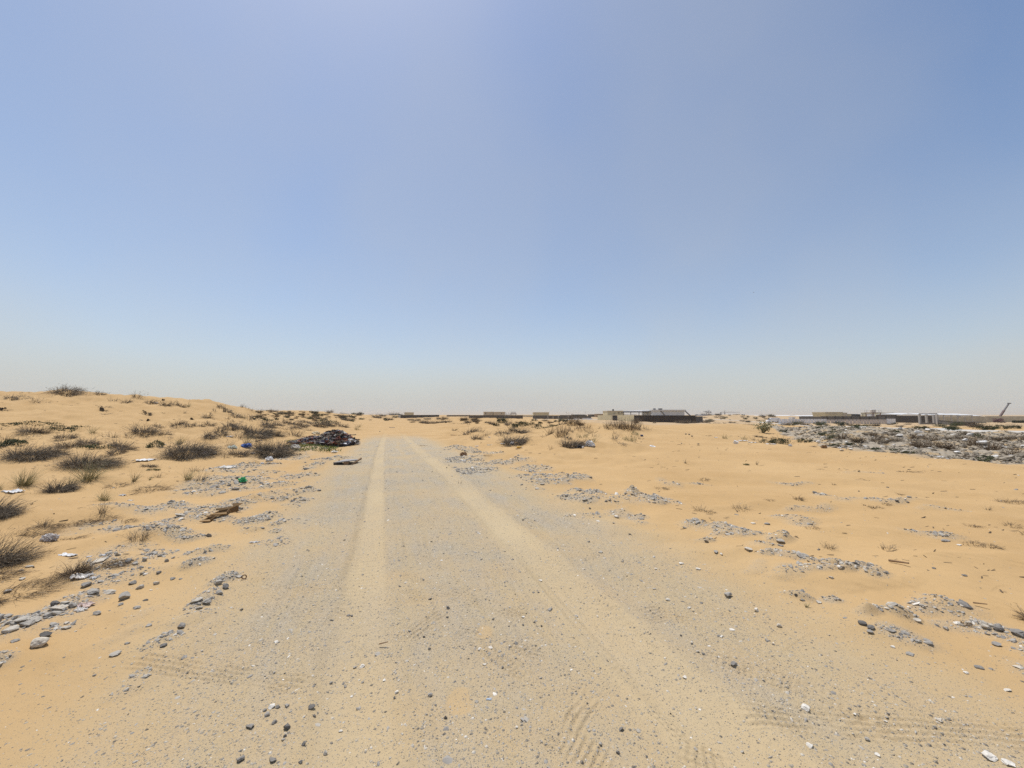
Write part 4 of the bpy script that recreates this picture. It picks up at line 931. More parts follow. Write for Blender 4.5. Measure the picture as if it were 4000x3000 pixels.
def plant_mesh(kind, W, H, px, rng):
    """px: size of one picture pixel at that distance in metres (for how many stems are worth building)"""
    big = W / px                                             # width in picture pixels
    n = int(np.clip(big * max(H / px, 4) * 1.4, 30, 640))
    w = max(.0035, .29 * px)
    if kind in ('dry', 'greydry', 'crest'):
        t = {'dry': (.0, .7), 'greydry': (.25, .8), 'crest': (.1, .75)}[kind]
        P = stems(rng, int(n * 1.2), W, H, w, .62, (.26, 0), .7, (.35, 1.42), 4, 2, t); m = 'dry'
    elif kind == 'dark':
        P = join(stems(rng, int(n * 1.7), W, H * 1.05, w, .7, (.34, 0), .85, (.5, 1.45), 5, 2, (.0, .6)), stems(rng, n // 4, W * 1.15, H * .5, w, .5, (.45, 0), .5, (.8, 1.45), 5, 0, (.4, .9))); m = 'dry'
    elif kind == 'twig':
        P = stems(rng, max(n // 3, 14), W, H * 1.1, w * .9, .5, (.1, 0), .2, (.05, 1.2), 4, 2, (.2, .9)); m = 'dry'
    elif kind in ('lowdry', 'lowbrown'):
        P = stems(rng, max(n // 2, 16), W, H * .8, w, .75, (.4, 0), .7, (.9, 1.5), 4, 1, (.1, .85)); m = 'dry' if kind == 'lowdry' else 'brown'
    elif kind == 'roots':
        P = join(stems(rng, max(n // 3, 26), W, H * .7, w, .6, (.9, .5), .5, (.9, 1.5), 6, 1, (.1, .9)), stems(rng, 12, W * .8, H, w, .6, (-.5, -.2), .3, (.5, 1.4), 6, 1, (.2, .9))); m = 'brown'
    elif kind == 'deadball':
        P = stems(rng, int(n * .9), W, H, w, .7, (.15, 0), 1.0, (.2, 1.5), 5, 1, (.0, .75)); m = 'brown'
    elif kind == 'black':
        P = join(stems(rng, 30, W * 1.3, H * .5, w, .6, (.2, 0), .7, (.9, 1.5), 4, 1, (.0, .3)), (*[a for a in leaves(rng, 260, W * .9, H * 1.0, max(W * .05, px * .5), 5, (0, .12))][:2], np.zeros(1040))); m = 'dry'
    elif kind in ('grass', 'grassdry', 'grassgreen'):
        t = {'grass': (.1, .8), 'grassdry': (.3, 1), 'grassgreen': (0, .5)}[kind]
        P = stems(rng, max(int(n * .4), 22), W * .95, H * 1.15, w * .8, .28, (.18, 0), .35, (.03, 1.05), 5, 0, t); m = 'grass'
    elif kind == 'upright':
        P = join(stems(rng, max(int(n * .6), 30), W, H * 1.2, w, .8, (.05, 0), .05, (.0, .7), 4, 1, (.05, .7)), stems(rng, n // 4, W, H * .5, w, .8, (.1, 0), .4, (.4, 1.3), 3, 1, (.3, .9))); m = 'brown'
    elif kind in ('weed', 'weedtall'):
        P = join(stems(rng, max(n // 4, 14), W, H * 1.1, w * .8, .6, (0, 0), .1, (.0, 1.0), 4, 1, (.2, .8)), leaves(rng, 120 if kind == 'weed' else 150, W * .9, H * .9, max(.5 * px, .02), 9, (.3, 1))); m = 'grass'
    elif kind == 'creeper':
        P = leaves(rng, int(np.clip(big * 16, 200, 900)), W, H * .5, max(.55 * px, .03), 16, (.15, .9)); m = 'green'
    elif kind in ('bush', 'olive', 'lightgreen'):
        t = {'bush': (0, .6), 'olive': (.3, .95), 'lightgreen': (.75, 1)}[kind]
        P = join(leaves(rng, int(np.clip(big * H / px * 5, 160, 1100)), W * .95, H * 1.05, max(.55 * px, .03), 10, t), stems(rng, max(n // 4, 14), W, H * 1.1, w, .6, (.05, 0), .2, (.0, 1.2), 4, 1, (.2, .8))); m = 'green'
    else:                                                    # brownbush
        P = join(stems(rng, n, W, H * 1.1, w, .6, (.1, 0), .4, (.1, 1.35), 4, 2, (.0, .7)), leaves(rng, int(n * .6), W, H, max(.5 * px, .03), 8, (0, .8))); m = 'brown'
    return P, PLM[m]

def region(px, py):
    if py < 1700 and px < 1000 and py < 1660 and px < 800:
        return "on the high left dune" if py > 1590 else "along the high left dune's top"
    if px < 700:
        return "on the left dune's lower slope" if py < 1720 else "at the left dune's foot" if py < 1850 else "on the near left sand" if py < 2000 else "at the near left edge"
    if px < 1480:
        return "on the falling end of the left dune" if py < 1650 and px < 1040 else "in the scrub left of the rubbish heap" if py < 1760 and px < 1150 else "behind the rubbish heap" if py < 1710 else "left of the track near the blue bag"
    if px < 2120:
        return "on sand humps below the long grey wall" if py < 1680 else "on low sand right of the track's far end" if py < 1830 else "on the right verge"
    if px < 2560:
        return "on the sand mound before the cream compound" if py < 1700 else "on the near side of the central sand mound" if py < 1830 else "on open sand right of the track"
    if py < 1660 and px < 3050: return "by the distant road left of the van"
    if py < 1745 and px < 3170: return "in the dip beside the leafy desert shrub"
    if py < 1815: return "on the rubble bank" if px < 3480 else "on the right half of the rubble bank"
    return "on the open sand at the right"

def build_plants():
    rng = np.random.default_rng(5)
    lst = []
    for px, py, w, hh, kind in PL:
        p = ground_at(px, py)
        k = p.y / F_PX
        if kind == 'crest': hh *= .72
        if kind in ('upright', 'bush'): w, hh = w * 1.15, hh * (.85 if kind == 'upright' else 1.1)
        W, H = w * k, hh * k * (.80 if kind in ('dark', 'dry', 'greydry') else 1)
        (V, Fc, T), mat = plant_mesh(kind, W, H, k * 3.906, rng)
        V = sink(V, p.x, p.y + W * .2, p.z)
        nm = NAME.get(kind, 'dry_shrub')
        me = mesh_np(nm, V, Fc, {'tone': T}, False)
        o = link(nm, me, None, mat)
        o.location = (p.x, p.y + W * .2, p.z)
        o['category'] = CAT.get(kind, 'shrub')
        lst.append((px, py, w, kind, o))
    by = {}
    for e in lst:
        by.setdefault((KW[e[3]], region(e[0], e[1])), []).append(e)
    words = ['leftmost', 'second', 'third', 'fourth', 'fifth', 'sixth', 'seventh', 'eighth', 'ninth', 'tenth']
    for (kw, rg), L in by.items():
        L.sort(key=lambda e: e[0])
        if len(L) == 1:
            L[0][4]['label'] = f'{kw} {rg}, the only one there'
        for i, e in enumerate(L if len(L) > 1 else []):
            o = e[4]
            if len(L) == 2:
                o['label'] = f"{kw} {rg}, {'left' if i == 0 else 'right'} of two"
            elif len(L) <= 10:
                o['label'] = f"{kw} {rg}, {words[i] if i == 0 else 'rightmost' if i == len(L) - 1 else words[i] + ' from left'}"
            else:
                o['label'] = f'{kw} {rg}, one of many alike'
            o['group'] = f'{kw}s {rg}'
    # scrub on the far dunes: small bushes copied from a few kinds
    protos = []
    for i in range(8):
        (V, Fc, T), mat = plant_mesh(['dry', 'bush', 'dry', 'olive', 'dark', 'brownbush', 'greydry', 'bush'][i], 1.0, .42, .05, rng)
        protos.append((mesh_np('scrub_bush', V, Fc, {'tone': T}, False), mat))
    def far(name, n, x0, x1, y0, y1, wr, lab, grp, kinds=range(8)):
        for _ in range(n):
            py = rng.uniform(y0, y1); px = rng.uniform(x0, x1)
            p = ground_at(px, py, 20)
            me, mat = protos[int(rng.choice(list(kinds)))]
            if not me.materials: me.materials.append(mat)
            o = bpy.data.objects.new('dry_bush' if 'rubble' in grp and px > 3100 and py > 1688 else 'scrub_bush', me); COL.objects.link(o)
            k = p.y / F_PX; s = rng.uniform(*wr) * k
            o.location = (p.x, p.y, p.z - .03); o.scale = (s, s, s * rng.uniform(.6, 1.1)); o.rotation_euler = (0, 0, rng.uniform(0, 6.3))
            tag(o, lab, 'shrub', grp)
    far('f', 92, 985, 1420, 1606, 1646, (10, 34), 'small scrub bush on the far low dune behind the rubbish heap', 'scrub bushes on the far dune behind the rubbish heap')
    far('f', 22, 1330, 1600, 1622, 1644, (12, 44), 'low grey scrub bush where the far dune meets the dark wall', 'scrub bushes in the line left of the first dark wall')
    far('f', 26, 1600, 1900, 1637, 1655, (12, 40), 'low scrub bush at the foot of the far dark walls', 'scrub bushes below the far dark walls', (0, 2, 5, 6))
    far('f', 18, 1900, 2300, 1643, 1662, (10, 34), 'small scrub bush on the humps before the grey column wall', 'scrub bushes before the grey column wall')
    far('f', 14, 2480, 2760, 1646, 1655, (12, 40), 'low scrub bush along the foot of the black wall', 'scrub bushes at the foot of the black wall', (0, 2, 5))
    far('f', 52, 2740, 3040, 1622, 1652, (8, 24), 'small scrub bush on the mounds between black wall and van', 'scrub bushes between black wall and van')
    far('f', 24, 3040, 3560, 1654, 1668, (16, 50), 'low olive scrub bush between the panel fence and the pale road', 'scrub bushes between panel fence and road', (1, 3, 7, 0))
    far('f', 20, 3560, 4000, 1660, 1684, (16, 60), 'low olive scrub bush beyond the pale road at the far right', 'scrub bushes beyond the pale road at far right', (1, 3, 7, 0))
    far('f', 34, 3150, 4000, 1690, 1800, (18, 60), 'small dry bush growing among the rubble', 'small dry bushes among the rubble', (0, 4, 5, 5, 6))

build_plants()

def calotropis():
    """leafy desert shrub with thick pale leaves on forked stems"""
    rng = np.random.default_rng(77)
    p = ground_at(2975, 1691)
    k = p.y / F_PX
    root = empty('desert_shrub', p)
    tag(root, 'leafy pale green shrub with forked bare stems on sand left of the rubble', 'shrub')
    W, H = 72 * k, 33 * k
    V, Fc, T = stems(rng, 34, W, H * 1.15, .05, .12, (0, 0), -.1, (.05, 1.0), 5, 1, (.3, .9))
    link('stems', mesh_np('stems', V, Fc, {'tone': T}), root, PLM['grass'])
    tips = V.reshape(-1, 3)
    sel = tips[(tips[:, 2] > H * .28)]
    P = sel[rng.integers(0, len(sel), 420)] + rng.normal(0, .09, (420, 3))
    e1 = rng.normal(size=(420, 3)); e1[:, 2] = np.abs(e1[:, 2]); e1 /= np.linalg.norm(e1, axis=1, keepdims=True)
    e2 = np.cross(e1, rng.normal(size=(420, 3))); e2 /= np.linalg.norm(e2, axis=1, keepdims=True)
    s = rng.uniform(.05, .10, (420, 1))
    V = np.stack([P - e1 * s, P + e2 * s * .6, P + e1 * s, P - e2 * s * .6], 1).reshape(-1, 3)
    link('leaves', mesh_np('leaves', V, np.arange(1680).reshape(-1, 4), {'tone': np.repeat(rng.uniform(.2, 1, 420), 4)}), root, attr_mat('milkweed_leaves', [(0, (.14, .15, .085)), (.6, (.29, .285, .165)), (1, (.46, .43, .28))]))
calotropis()

def at_plan(px, Y):
    X = (px - CXP) / F_PX * Y
    return Vector((X, Y, h1(X, Y)))

def maroon_bush():
    rng = np.random.default_rng(3)
    p = at_plan(3897, 150)
    k = p.y / F_PX
    root = empty('flowering_bush', p); tag(root, 'rounded maroon flowering bush before the cream wall at far right', 'bush')
    P = leaves(rng, 1400, 50 * k, 22 * k, .14, 9, (0, 1))
    link('foliage', mesh_np('foliage', P[0], P[1], {'tone': P[2]}), root, attr_mat('maroon_leaves', [(0, (.045, .018, .024)), (.6, (.10, .035, .05)), (1, (.17, .08, .09))]))
    S = stems(rng, 16, 40 * k, 18 * k, .1, .3, (0, 0), 0, (.0, .9), 4, 1, (.1, .5))
    link('stems', mesh_np('stems', S[0], S[1], {'tone': S[2]}), root, PLM['brown'])
    p = at_plan(3970, 148)
    k = p.y / F_PX
    h = empty('clipped_hedge', p); tag(h, 'low dark green clipped hedge at the far right edge', 'hedge')
    n = 1300
    Q = np.stack([rng.uniform(-23, 23, n) * k, rng.uniform(-3, 3, n) * k, rng.uniform(0, 9, n) * k], 1)
    e1 = rng.normal(size=(n, 3)); e1 /= np.linalg.norm(e1, axis=1, keepdims=True); e2 = np.cross(e1, rng.normal(size=(n, 3))); e2 /= np.linalg.norm(e2, axis=1, keepdims=True)
    V = np.stack([Q - e1 * .15, Q + e2 * .1, Q + e1 * .15, Q - e2 * .1], 1).reshape(-1, 3)
    link('foliage', mesh_np('foliage', V, np.arange(n * 4).reshape(-1, 4), {'tone': np.repeat(rng.uniform(0, .5, n), 4)}), h, PLM['green'])
maroon_bush()
# ---------------------------------------------------------------- road, walls, buildings, cranes, van
class MB:
    def __init__(self): self.v = []; self.f = []
    def hexa(self, P):                 # 8 corners: bottom four counter-clockwise, then top four
        o = len(self.v); self.v += [tuple(p) for p in P]
        self.f += [tuple(o + i for i in q) for q in ((0, 3, 2, 1), (4, 5, 6, 7), (0, 1, 5, 4), (1, 2, 6, 5), (2, 3, 7, 6), (3, 0, 4, 7))]
        return self
    def box(self, c, s, rz=0.0):       # centre of the base, sizes
        cx, cy, cz = c; sx, sy, sz = s; co, si = math.cos(rz), math.sin(rz)
        q = [(cx + x * co - y * si, cy + x * si + y * co) for x, y in ((-sx / 2, -sy / 2), (sx / 2, -sy / 2), (sx / 2, sy / 2), (-sx / 2, sy / 2))]
        return self.hexa([(x, y, cz) for x, y in q] + [(x, y, cz + sz) for x, y in q])
    def bar(self, a, b, w, h=None):
        a = Vector(a); b = Vector(b); d = (b - a).normalized(); h = h or w
        s = d.cross(Vector((0, 0, 1)));
        if s.length < 1e-3: s = Vector((1, 0, 0))
        s.normalize(); t = s.cross(d).normalized(); s = s * w / 2; t = t * h / 2
        return self.hexa([a - s - t, a + s - t, b + s - t, b - s - t, a - s + t, a + s + t, b + s + t, b - s + t])
    def tube(self, a, b, r, n=10, r2=None, cap=True):
        a = Vector(a); b = Vector(b); d = (b - a).normalized(); r2 = r if r2 is None else r2
        s = d.orthogonal().normalized(); t = d.cross(s); o = len(self.v)
        for p, q in ((a, r), (b, r2)):
            for i in range(n):
                an = 2 * math.pi * i / n; self.v.append(tuple(p + (s * math.cos(an) + t * math.sin(an)) * q))
        for i in range(n):
            j = (i + 1) % n; self.f.append((o + i, o + j, o + n + j, o + n + i))
        if cap:
            self.f.append(tuple(o + i for i in reversed(range(n)))); self.f.append(tuple(o + n + i for i in range(n)))
        return self
    def build(self, name, mat, parent=None, smooth=False):
        me = bpy.data.meshes.new(name); me.from_pydata(self.v, [], self.f); me.update()
        if smooth: me.polygons.foreach_set('use_smooth', [True] * len(me.polygons))
        return link(name, me, parent, mat)

def at(px, Y):                         # ground plan position of a picture column at depth Y
    return Vector(((px - CXP) / F_PX * Y, Y, 0))
def ztop(py, Y):
    return EYE + dz_of(py, Y)

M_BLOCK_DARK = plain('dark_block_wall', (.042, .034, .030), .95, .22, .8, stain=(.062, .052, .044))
M_BLOCK_GREY = plain('grey_block_wall', (.105, .095, .088), .95, .2, .5, stain=(.15, .138, .127))
M_BLOCK_BROWN = plain('brown_block_wall', (.085, .072, .063), .95, .2, .5, stain=(.115, .10, .088))
M_PILLAR = plain('pale_concrete', (.40, .375, .34), .9, .12, .8)
M_CREAM = plain('cream_render', (.56, .50, .335), .9, .06, .4, stain=(.50, .44, .30))
M_CREAM2 = plain('sandy_render', (.53, .46, .345), .9, .06, .4, stain=(.47, .41, .31))
M_STONE_CREAM = plain('cream_stone_wall', (.45, .40, .30), .95, .2, .8, stain=(.36, .31, .24))
M_WHITE = plain('white_sheet_roof', (.66, .66, .65), .5, .05, .3)
M_SHEET = plain('grey_cladding', (.56, .58, .60), .6, .05, .3)
M_DARK = plain('dark_opening', (.03, .03, .035), .8, .1, .6)
M_BLUE = plain('blue_grey_roof', (.13, .17, .26), .6, .08, .2)
M_STEEL = plain('dull_steel', (.16, .16, .17), .6, .1, 1.0)
M_RUST = plain('rusty_steel', (.20, .115, .07), .8, .2, 1.5)
M_TIMBER = plain('brown_timber', (.24, .155, .09), .85, .2, 1.5)

def wall(name, label, pxa, Ya, pxb, Yb, top_py, h, mat, piers=(), pier_mat=None, thick=.22, cap=None, cat='wall'):
    """boundary wall between two picture columns; the top is level, taken at the nearer end"""
    A, B = at(pxa, Ya), at(pxb, Yb)
    zt = ztop(top_py, Ya if Ya < Yb else Yb)
    n = 24
    zb = min(h1(A.x + (B.x - A.x) * i / n, A.y + (B.y - A.y) * i / n) for i in range(n + 1)) - .4
    zb = min(zb, zt - h)
    d = (B - A); L = d.length; rz = math.atan2(d.y, d.x); c = (A + B) / 2
    root = empty(name, (c.x, c.y, zb), rz)
    tag(root, label, cat)
    MB().box((0, 0, 0), (L, thick, zt - zb)).build('wall_face', mat, root)
    if cap:
        MB().box((0, 0, zt - zb + .002), (L + .06, thick + .12, .14)).build('coping', cap, root)
    for px in piers:
        # where the sight column meets the wall line
        u = (px - CXP) / F_PX
        t = (u * A.y - A.x) / (d.x - u * d.y)
        MB().box(((t - .5) * L, 0, 0), (.45, thick + .16, zt - zb + .06)).build('pier', pier_mat or M_PILLAR, root)
    return root

def slab_building(name, label, pxa, pxb, Y, top_py, base_py, depth, mat, roof=M_CREAM2, rz=0.0, openings=(), cat='building', parapet=.35):
    A, B = at(pxa, Y), at(pxb, Y); w = (B - A).length; c = (A + B) / 2
    zt = ztop(top_py, Y); zb = min(ztop(base_py, Y), h1(c.x, c.y)) - .3
    root = empty(name, (c.x, c.y + depth / 2, zb), rz); tag(root, label, cat)
    H = zt - zb
    MB().box((0, 0, 0), (w, depth, H)).build('wall', mat, root)
    r = MB()
    for x, y, sx, sy in ((0, -depth / 2, w + .2, .2), (0, depth / 2, w + .2, .2), (-w / 2, 0, .2, depth - .2), (w / 2, 0, .2, depth - .2)):
        r.box((x, y, H + .002), (sx, sy, parapet))
    r.build('roof_edge', roof, root)
    for ox, oz, ow, oh, nm, m in openings:                   # fraction across, height from the top, size
        MB().box(((ox - .5) * w, -depth / 2 - .02, H - oz - oh), (ow, .12, oh)).build(nm, m, root)
    return root

# pale gravel road on the far right bank
def build_road():
    pts = [(4700, 23.6), (4300, 25), (4000, 26.6), (3850, 28.6), (3700, 32), (3550, 37), (3400, 46), (3280, 66), (3150, 100), (3036, 150), (2960, 172), (2860, 176), (2740, 180), (2560, 190), (2330, 200), (2080, 205)]
    C = [at(px, Y) for px, Y in pts]
    P = []
    for a, b in zip(C[:-1], C[1:]):
        for i in range(12): P.append(a.lerp(b, i / 12))
    P.append(C[-1])
    V, Fc = [], []
    for i, p in enumerate(P):
        d = (P[min(i + 1, len(P) - 1)] - P[max(i - 1, 0)]).normalized(); s = Vector((-d.y, d.x, 0))
        for j in range(7):
            q = p + s * (j - 3) / 3 * 1.25
            V.append((q.x, q.y, q.z))
    V = np.array(V); V[:, 2] = height(V[:, 0], V[:, 1]) + .07
    V[:, 2] = np.repeat(V[:, 2].reshape(-1, 7).max(1), 7) + np.tile([-.25, .0, .02, .03, .02, 0, -.25], len(P))
    for i in range(len(P) - 1):
        for j in range(6):
            k = i * 7 + j; Fc.append((k, k + 1, k + 8, k + 7))
    m, nt, b = new_mat('pale_gravel_road')
    tc = nt.nodes.new('ShaderNodeTexCoord')
    nt.links.new(mixc(nt, noise(nt, tc.outputs['Object'], 1.4, 6, .7), (.40, .375, .33), (.55, .525, .48)), b.inputs['Base Color'])
    tag(link('road', mesh_np('road', V, Fc, None, True), None, m), kind='structure')
build_road()

# boundary walls, from the left
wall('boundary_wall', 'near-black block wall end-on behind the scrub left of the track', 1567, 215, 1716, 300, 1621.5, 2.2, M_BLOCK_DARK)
wall('boundary_wall', 'short end face of the near-black wall, painted pale for the sun on it', 1558, 232, 1566.5, 215, 1621.5, 2.2, M_PILLAR)  # sunlight on the wall's end face is put in as a paler material
slab_building('hut', 'small cream flat-roofed hut showing over the near-black wall', 1581, 1611, 300, 1612.5, 1630, 5, M_CREAM, openings=((.5, .5, 4.6, .3, 'window', M_CREAM2),))
wall('boundary_wall', 'hazy low grey wall with a darker stretch far beyond the sand humps', 1746, 330, 1836, 320, 1621.5, 3, M_BLOCK_GREY)
wall('boundary_wall', 'long brownish grey wall in front of the cream double building', 1833, 240, 2042, 228, 1622, 2.6, M_BLOCK_BROWN, piers=(1835, 2040), pier_mat=M_BLOCK_DARK)
slab_building('villa', 'cream flat-roofed building in two blocks, left block, above the brownish wall', 1889, 1928, 262, 1610.5, 1630, 10, M_CREAM2, openings=((.22, .3, .5, .9, 'window', M_BLOCK_GREY),))
slab_building('villa', 'pinkish cream right block of the double building above the brownish wall', 1929, 1972, 258, 1611, 1630, 10, M_CREAM2, openings=((.7, .4, .5, .6, 'window', M_BLOCK_GREY),))
def scaffold():
    Y = 262; A = at(1995, Y); z0 = ztop(1632, Y)
    root = empty('scaffold', (A.x, A.y, z0)); tag(root, 'dark steel scaffold with stacked boards right of the double building', 'scaffold')
    k = Y / F_PX; H = 20 * k; w = 24 * k
    f = MB()
    for i in range(7):
        x = -w + i * w * .16; f.bar((x, 0, 0), (x + (.25 if i % 2 else -.2), .4, H * (.72 + .2 * ((i * 5) % 3))), .14)
    f.bar((-w, 0, H * .55), (w * .1, 0, H * .6), .12)
    f.build('posts', M_STEEL, root)
    for i, (z, l, x) in enumerate(((H * .66, 26 * k, 12 * k), (H * .8, 22 * k, 10 * k), (H * 1.03, 20 * k, 10 * k))):
        MB().box((x, .5, z), (l, 1.6, .34)).build('board_stack', M_TIMBER if i % 2 else M_STEEL, root)
    for x in (3 * k, 19 * k):
        MB().box((x, .5, 0), (.18, 1.2, H * .659)).build('post', M_STEEL, root)
scaffold()
wall('boundary_wall', 'plain cream wall filling the gap between brownish and grey column walls', 2043, 330, 2082, 322, 1622.5, 4, M_STONE_CREAM)
wall('boundary_wall', 'long grey wall with pale columns in the middle distance', 2081, 232, 2240, 225, 1623, 3, M_BLOCK_GREY, piers=(2140, 2160, 2180, 2219))
slab_building('villa', 'plain cream box of a building behind the grey column wall', 2084, 2144, 262, 1612.5, 1632, 12, M_CREAM, openings=((.12, .2, .1, 2.2, 'corner_line', M_CREAM2),))
wall('boundary_wall', 'low dark grey roofline wall behind the grey column wall', 2187, 270, 2292, 262, 1621.5, 3, M_BLOCK_BROWN)
slab_building('shed', 'grey shed with a thin dark roof overhang and a mast beside it', 2238, 2285, 232, 1620.5, 1634, 7, M_BLOCK_GREY, roof=M_DARK, parapet=.18)
wall('boundary_wall', 'blank bluish grey wall right of the thin-roofed shed', 2242, 224, 2308, 220, 1625.5, 3, M_BLOCK_GREY)
def mast():
    p = at(2285.5, 228); z0 = h1(p.x, p.y)
    root = empty('radio_mast', (p.x, p.y, z0)); tag(root, 'thin antenna mast rising beside the thin-roofed shed', 'mast')
    H = ztop(1607, 228) - z0
    MB().tube((0, 0, 0), (0, 0, H), .06, 8, .03).build('pole', M_STEEL, root)
    MB().bar((-.5, 0, H * .93), (.5, 0, H * .93), .05).build('aerial', M_STEEL, root)
mast()
def panel_run(label, pxa, pxb, Y, top, base, nn, mat):
    root = None
    A, B = at(pxa, Y), at(pxb, Y); z0 = h1((A.x + B.x) / 2, Y) - .1
    root = empty('panel_fence', ((A.x + B.x) / 2, Y, z0)); tag(root, label, 'fence')
    L = B.x - A.x; H = ztop(top, Y) - z0
    for i in range(nn):
        MB().box((-L / 2 + (i + .5) * L / nn, 0, .05), (L / nn - .12, .06, H * (1 - .03 * (i % 3)))).build('panel', mat, root)
    MB().box((0, .08, H * .5), (L, .06, .1)).build('rail', M_STEEL, root)
M_PANEL = plain('pale_metal_panel', (.74, .75, .77), .5, .08, .5, stain=(.64, .64, .64))
M_PANEL2 = plain('pinkish_metal_panel', (.52, .465, .42), .6, .1, .5, stain=(.44, .39, .35))
panel_run('short white panel fence below the grey shed, left of the gap', 2240, 2263, 214, 1633, 1641, 4, M_PANEL)
panel_run('white panel fence below the grey shed, right of the gap', 2273, 2313, 212, 1633, 1641, 7, M_PANEL)
slab_building('house', 'low brown buildings far behind the cream compound', 2305, 2352, 360, 1620, 1636, 12, M_BLOCK_BROWN, roof=M_TIMBER)
slab_building('house', 'hazy brown roofed house just left of the cream compound gatehouse', 2330, 2362, 330, 1618, 1632, 10, M_TIMBER)

# cream compound with its house, canopy, warehouse and black wall
wall('compound_wall', 'cream rendered wall left of the dark gate', 2334, 172, 2391, 158, 1622, 3, M_CREAM, piers=(2389,), pier_mat=M_CREAM2)
def gate():
    Y = 157.0; A, B = at(2392.5, Y), at(2409.5, Y - 3); c = (A + B) / 2
    z0 = h1(c.x, c.y) - .1; rz = math.atan2(B.y - A.y, B.x - A.x); w = (B - A).length; H = ztop(1623, Y) - z0
    root = empty('gate', (c.x, c.y, z0), rz); tag(root, 'dark metal double gate in the cream compound wall', 'gate')
    for s in (-1, 1):
        MB().box((s * w / 4, 0, .05), (w / 2 - .03, .08, H)).build('gate_leaf', M_DARK, root)
    MB().box((0, -.08, H * .5), (.06, .06, .5)).build('handle', M_STEEL, root)
    MB().box((0, 0, H + .06), (w + .5, .3, .25)).build('lintel', M_CREAM2, root)
gate()
wall('compound_wall', 'cream rendered wall between the dark gate and the black wall', 2411, 153.5, 2475.5, 140, 1621.8, 3, M_CREAM, piers=(2412,), pier_mat=M_CREAM2)
slab_building('gatehouse', 'olive cream house with rooftop tank behind the dark gate', 2372, 2434, 176, 1607.5, 1634, 9, M_CREAM, openings=((.36, .6, .12, .9, 'downpipe', M_STEEL), (.46, .4, .14, 1.0, 'downpipe', M_STEEL), (.70, .45, .8, .35, 'window', M_BLOCK_GREY), (.9, .45, .8, .35, 'window', M_BLOCK_GREY)))
p = at(2394, 178); zt = ztop(1607.5, 176) + .3
tk = empty('water_tank', (p.x, p.y, zt)); tag(tk, 'small dark water tank on the roof of the olive cream house', 'water tank')
MB().tube((0, 0, .1), (0, 0, .75), .42, 14).build('tank', M_STEEL, tk); MB().box((0, 0, 0), (.9, .9, .1)).build('stand', M_DARK, tk); MB().tube((0, 0, .75), (0, 0, .85), .2, 10).build('lid', M_STEEL, tk)
def canopy():
    Y = 160.0; A, B = at(2446, Y), at(2545, Y - 6); k = Y / F_PX
    c = (A + B) / 2; z0 = ztop(1640, Y); rz = math.atan2(B.y - A.y, B.x - A.x); w = (B - A).length
    root = empty('canopy', (c.x, c.y, z0), rz); tag(root, 'open steel canopy with a thin white roof beside the warehouse', 'canopy')
    H1, H2 = ztop(1608.5, Y) - z0, ztop(1604.5, Y) - z0
    r = MB()
    r.hexa([(-w / 2, -4, H1), (w / 2, -4, H1 + .1), (w / 2, 8, H2 + .1), (-w / 2 + 3, 8, H2), (-w / 2, -4, H1 + .28), (w / 2, -4, H1 + .45), (w / 2, 8, H2 + .4), (-w / 2 + 3, 8, H2 + .28)])
    r.build('roof', M_WHITE, root)
    MB().box((0, -4.1, H1 - .3), (w, .12, .3)).build('beam', M_DARK, root)
    for f in (-.48, -.2, .12, .3, .46):
        MB().box((f * w, -3.9, 0), (.22, .22, H1 - .302)).build('post', M_STEEL, root)
    for f0, f1 in ((-.48, -.27), (-.22, .0)):
        g = MB()
        for z in (H1 - 1.15, H1 - 1.55): g.box(((f0 + f1) / 2 * w, -3.6, z), ((f1 - f0) * w, .08, .1))
        for i in range(4): g.box(((f0 + (f1 - f0) * i / 3) * w, -3.5, 0), (.07, .07, H1 - 1.05))
        g.build('railing', M_RUST, root)
canopy()
def warehouse():
    Y = 150.0; A, B = at(2546, Y), at(2672, Y); c = (A + B) / 2; z0 = ztop(1645, Y)
    rz = math.atan2(B.y - A.y, B.x - A.x); w = (B - A).length
    root = empty('warehouse', (c.x, c.y, z0), rz); tag(root, 'long pale grey warehouse with a white roof above the black wall', 'warehouse')
    H = ztop(1604.2, Y) - z0; D = 12.0
    MB().hexa([(-w / 2, 0, 0), (-w / 2 + w * .285, 0, 0), (-w / 2 + w * .285, D, 0), (-w / 2, D, 0), (-w / 2, 0, H), (-w / 2 + w * .285, 0, H), (-w / 2 + w * .285, D, H), (-w / 2, D, H)]).build('wall', plain('sunlit_blue_cladding', (.60, .64, .69), .6, .04, .3), root)  # left gable made paler than the front, its sunlight painted into the cladding
    MB().hexa([(-w / 2 + w * .286, 0.02, 0), (w / 2, .02, 0), (w / 2, D, 0), (-w / 2 + w * .286, D, 0), (-w / 2 + w * .286, .02, H), (w / 2, .02, H), (w / 2, D, H), (-w / 2 + w * .286, D, H)]).build('wall', M_SHEET, root)
    MB().box((0, D / 2 - .2, H + .003), (w + .6, D + 1.0, .38)).build('roof', M_WHITE, root)
    MB().bar((-w / 2 + w * .26, -.12, H - .1), (-w / 2 + w * .40, -.12, H - 2.0), .22).build('brace', M_STEEL, root)
    MB().bar((w / 2 + .1, -.1, H - .1), (w / 2 + 2.4, -.1, H - 2.2), .3).build('brace', M_STEEL, root)
    MB().bar((w / 2 + .5, .3, H + .15), (w / 2 + 2.6, .3, H - 2.0), .12).build('gutter', M_WHITE, root)
    for f in (-.34, -.18, -.13):
        MB().box((f * w, 3, H + .385), (.8, .8, .55)).build('roof_vent', M_STEEL, root)
warehouse()
wall('black_wall', 'tall black block wall standing at the sand edge below the warehouse', 2476.2, 139.5, 2714.5, 124, 1622.6, 2.6, M_BLOCK_DARK)
